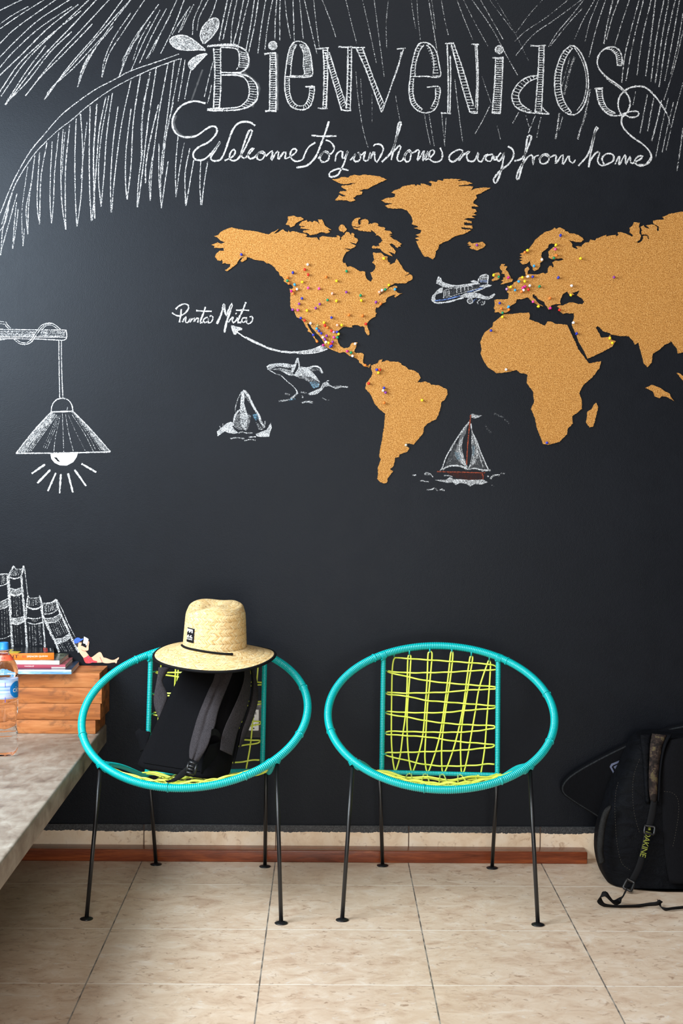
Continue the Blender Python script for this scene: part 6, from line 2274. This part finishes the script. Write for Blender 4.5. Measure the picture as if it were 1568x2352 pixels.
def bframe(name, pts, r, off, parent):
    m = MB()
    P = [QX(x, y, Yrow(y) - off) - gbo for x, y in pts]
    m.tube(resample(P, 0.006, True), r, 8, True)
    return m.build(name, MT['plastic'], parent)
bframe('buckle', [(1050, 1378), (1150, 1392), (1138, 1470), (1040, 1452)], 0.0042, 0.030, sw)
bframe('ladder_lock', [(872, 1912), (945, 1950), (910, 2035), (830, 2000)], 0.0048, 0.034, sw)
# stitched seams
thread = plain('beige_thread', rgb(74, 68, 58), 0.9)
def seam(pts, off=0.006, dash=0.0042):
    P = [QX(x, y, Yrow(y) - off - 0.010 * min(1, max(0, (x - 740) / 200)) - 0.004) - gbo for x, y in pts]
    P = resample(catmull(P, 8), dash)
    m = MB()
    for i in range(0, len(P) - 1, 2):
        m.tube([P[i], P[i + 1]], 0.00045, 5)
    o = m.build('stitched_seam', thread, big)
    o['kind'] = 'stuff'
seam([(780, 945), (755, 1060), (748, 1200), (755, 1400), (770, 1560), (795, 1690), (830, 1770), (900, 1822)])
seam([(995, 712), (950, 830), (928, 950), (926, 1100), (940, 1240), (965, 1350), (992, 1445)])
seam([(1240, 1036), (1310, 1045), (1365, 1090), (1388, 1170), (1380, 1300), (1350, 1480), (1328, 1585)], 0.022)
# mesh side pocket
mn = NT('black_mesh')
vv = mn.n('ShaderNodeTexVoronoi')
mn.L(mn.coord('Object', (1, 1, 0.6)), vv.inputs['Vector'])
vv.inputs['Scale'].default_value = 300
mn.set(mn.ramp(vv.outputs['Distance'], [(0.2, (0.002, 0.002, 0.002)), (0.6, (0.010, 0.0095, 0.009))]), 0.7, 0.2)
bpad('mesh_pocket', [(700, 1170), (640, 1220), (600, 1330), (574, 1480), (568, 1640), (592, 1770)], [(712, 1190), (676, 1300), (650, 1420), (640, 1520), (632, 1640), (650, 1740)], 0.008, mn.m, 0.010)
# strap end lying in a loop on the floor
ZF = lambda x, y, z: wz(x / 4.357 + 1240, y / 4.357 + 1580, z) - gbo
lp = [ZF(868, 2010, 0.060), ZF(830, 2080, 0.034), ZF(790, 2130, 0.014), ZF(742, 2148, 0.020), ZF(700, 2110, 0.036), ZF(655, 2062, 0.052), ZF(612, 2075, 0.046), ZF(592, 2120, 0.026), ZF(625, 2165, 0.010), ZF(700, 2185, 0.005), ZF(800, 2190, 0.005), ZF(950, 2185, 0.006), ZF(1080, 2168, 0.012), ZF(1170, 2158, 0.020), ZF(1210, 2130, 0.030)]
def ribbon(name, pts, width, mat, parent, th=0.0018):
    P = resample(catmull(pts, 8), 0.006)
    rows = []
    for i, p in enumerate(P):
        t = (P[min(i + 1, len(P) - 1)] - P[max(0, i - 1)]).normalized()
        s = V((0, 0, 1)) - t * t.z
        s = s.normalized() * 0.75 + t.cross(V((0, 0, 1))).normalized() * 0.66
        s.normalize()
        n = t.cross(s).normalized()
        a, b = p + s * width / 2, p - s * width / 2
        if b.z < 0.0012: b.z = 0.0012
        if a.z < 0.0030: a.z = 0.0030
        rows.append([a + n * th / 2, b + n * th / 2, b - n * th / 2, a - n * th / 2])
    m = MB().grid(rows, True)
    m.f.append([3, 2, 1, 0]); m.m.append(0)
    m.f.append([(len(rows) - 1) * 4 + k for k in range(4)]); m.m.append(0)
    return m.build(name, mat, parent)
ribbon('strap_end', lp, 0.017, MT['web'], big)
ribbon('waist_strap', [ZF(1190, 2135, 0.014), ZF(1200, 2185, 0.010), ZF(1250, 2214, 0.008), ZF(1340, 2205, 0.008), ZF(1440, 2195, 0.008), ZF(1560, 2180, 0.010)], 0.015, MT['web'], big)
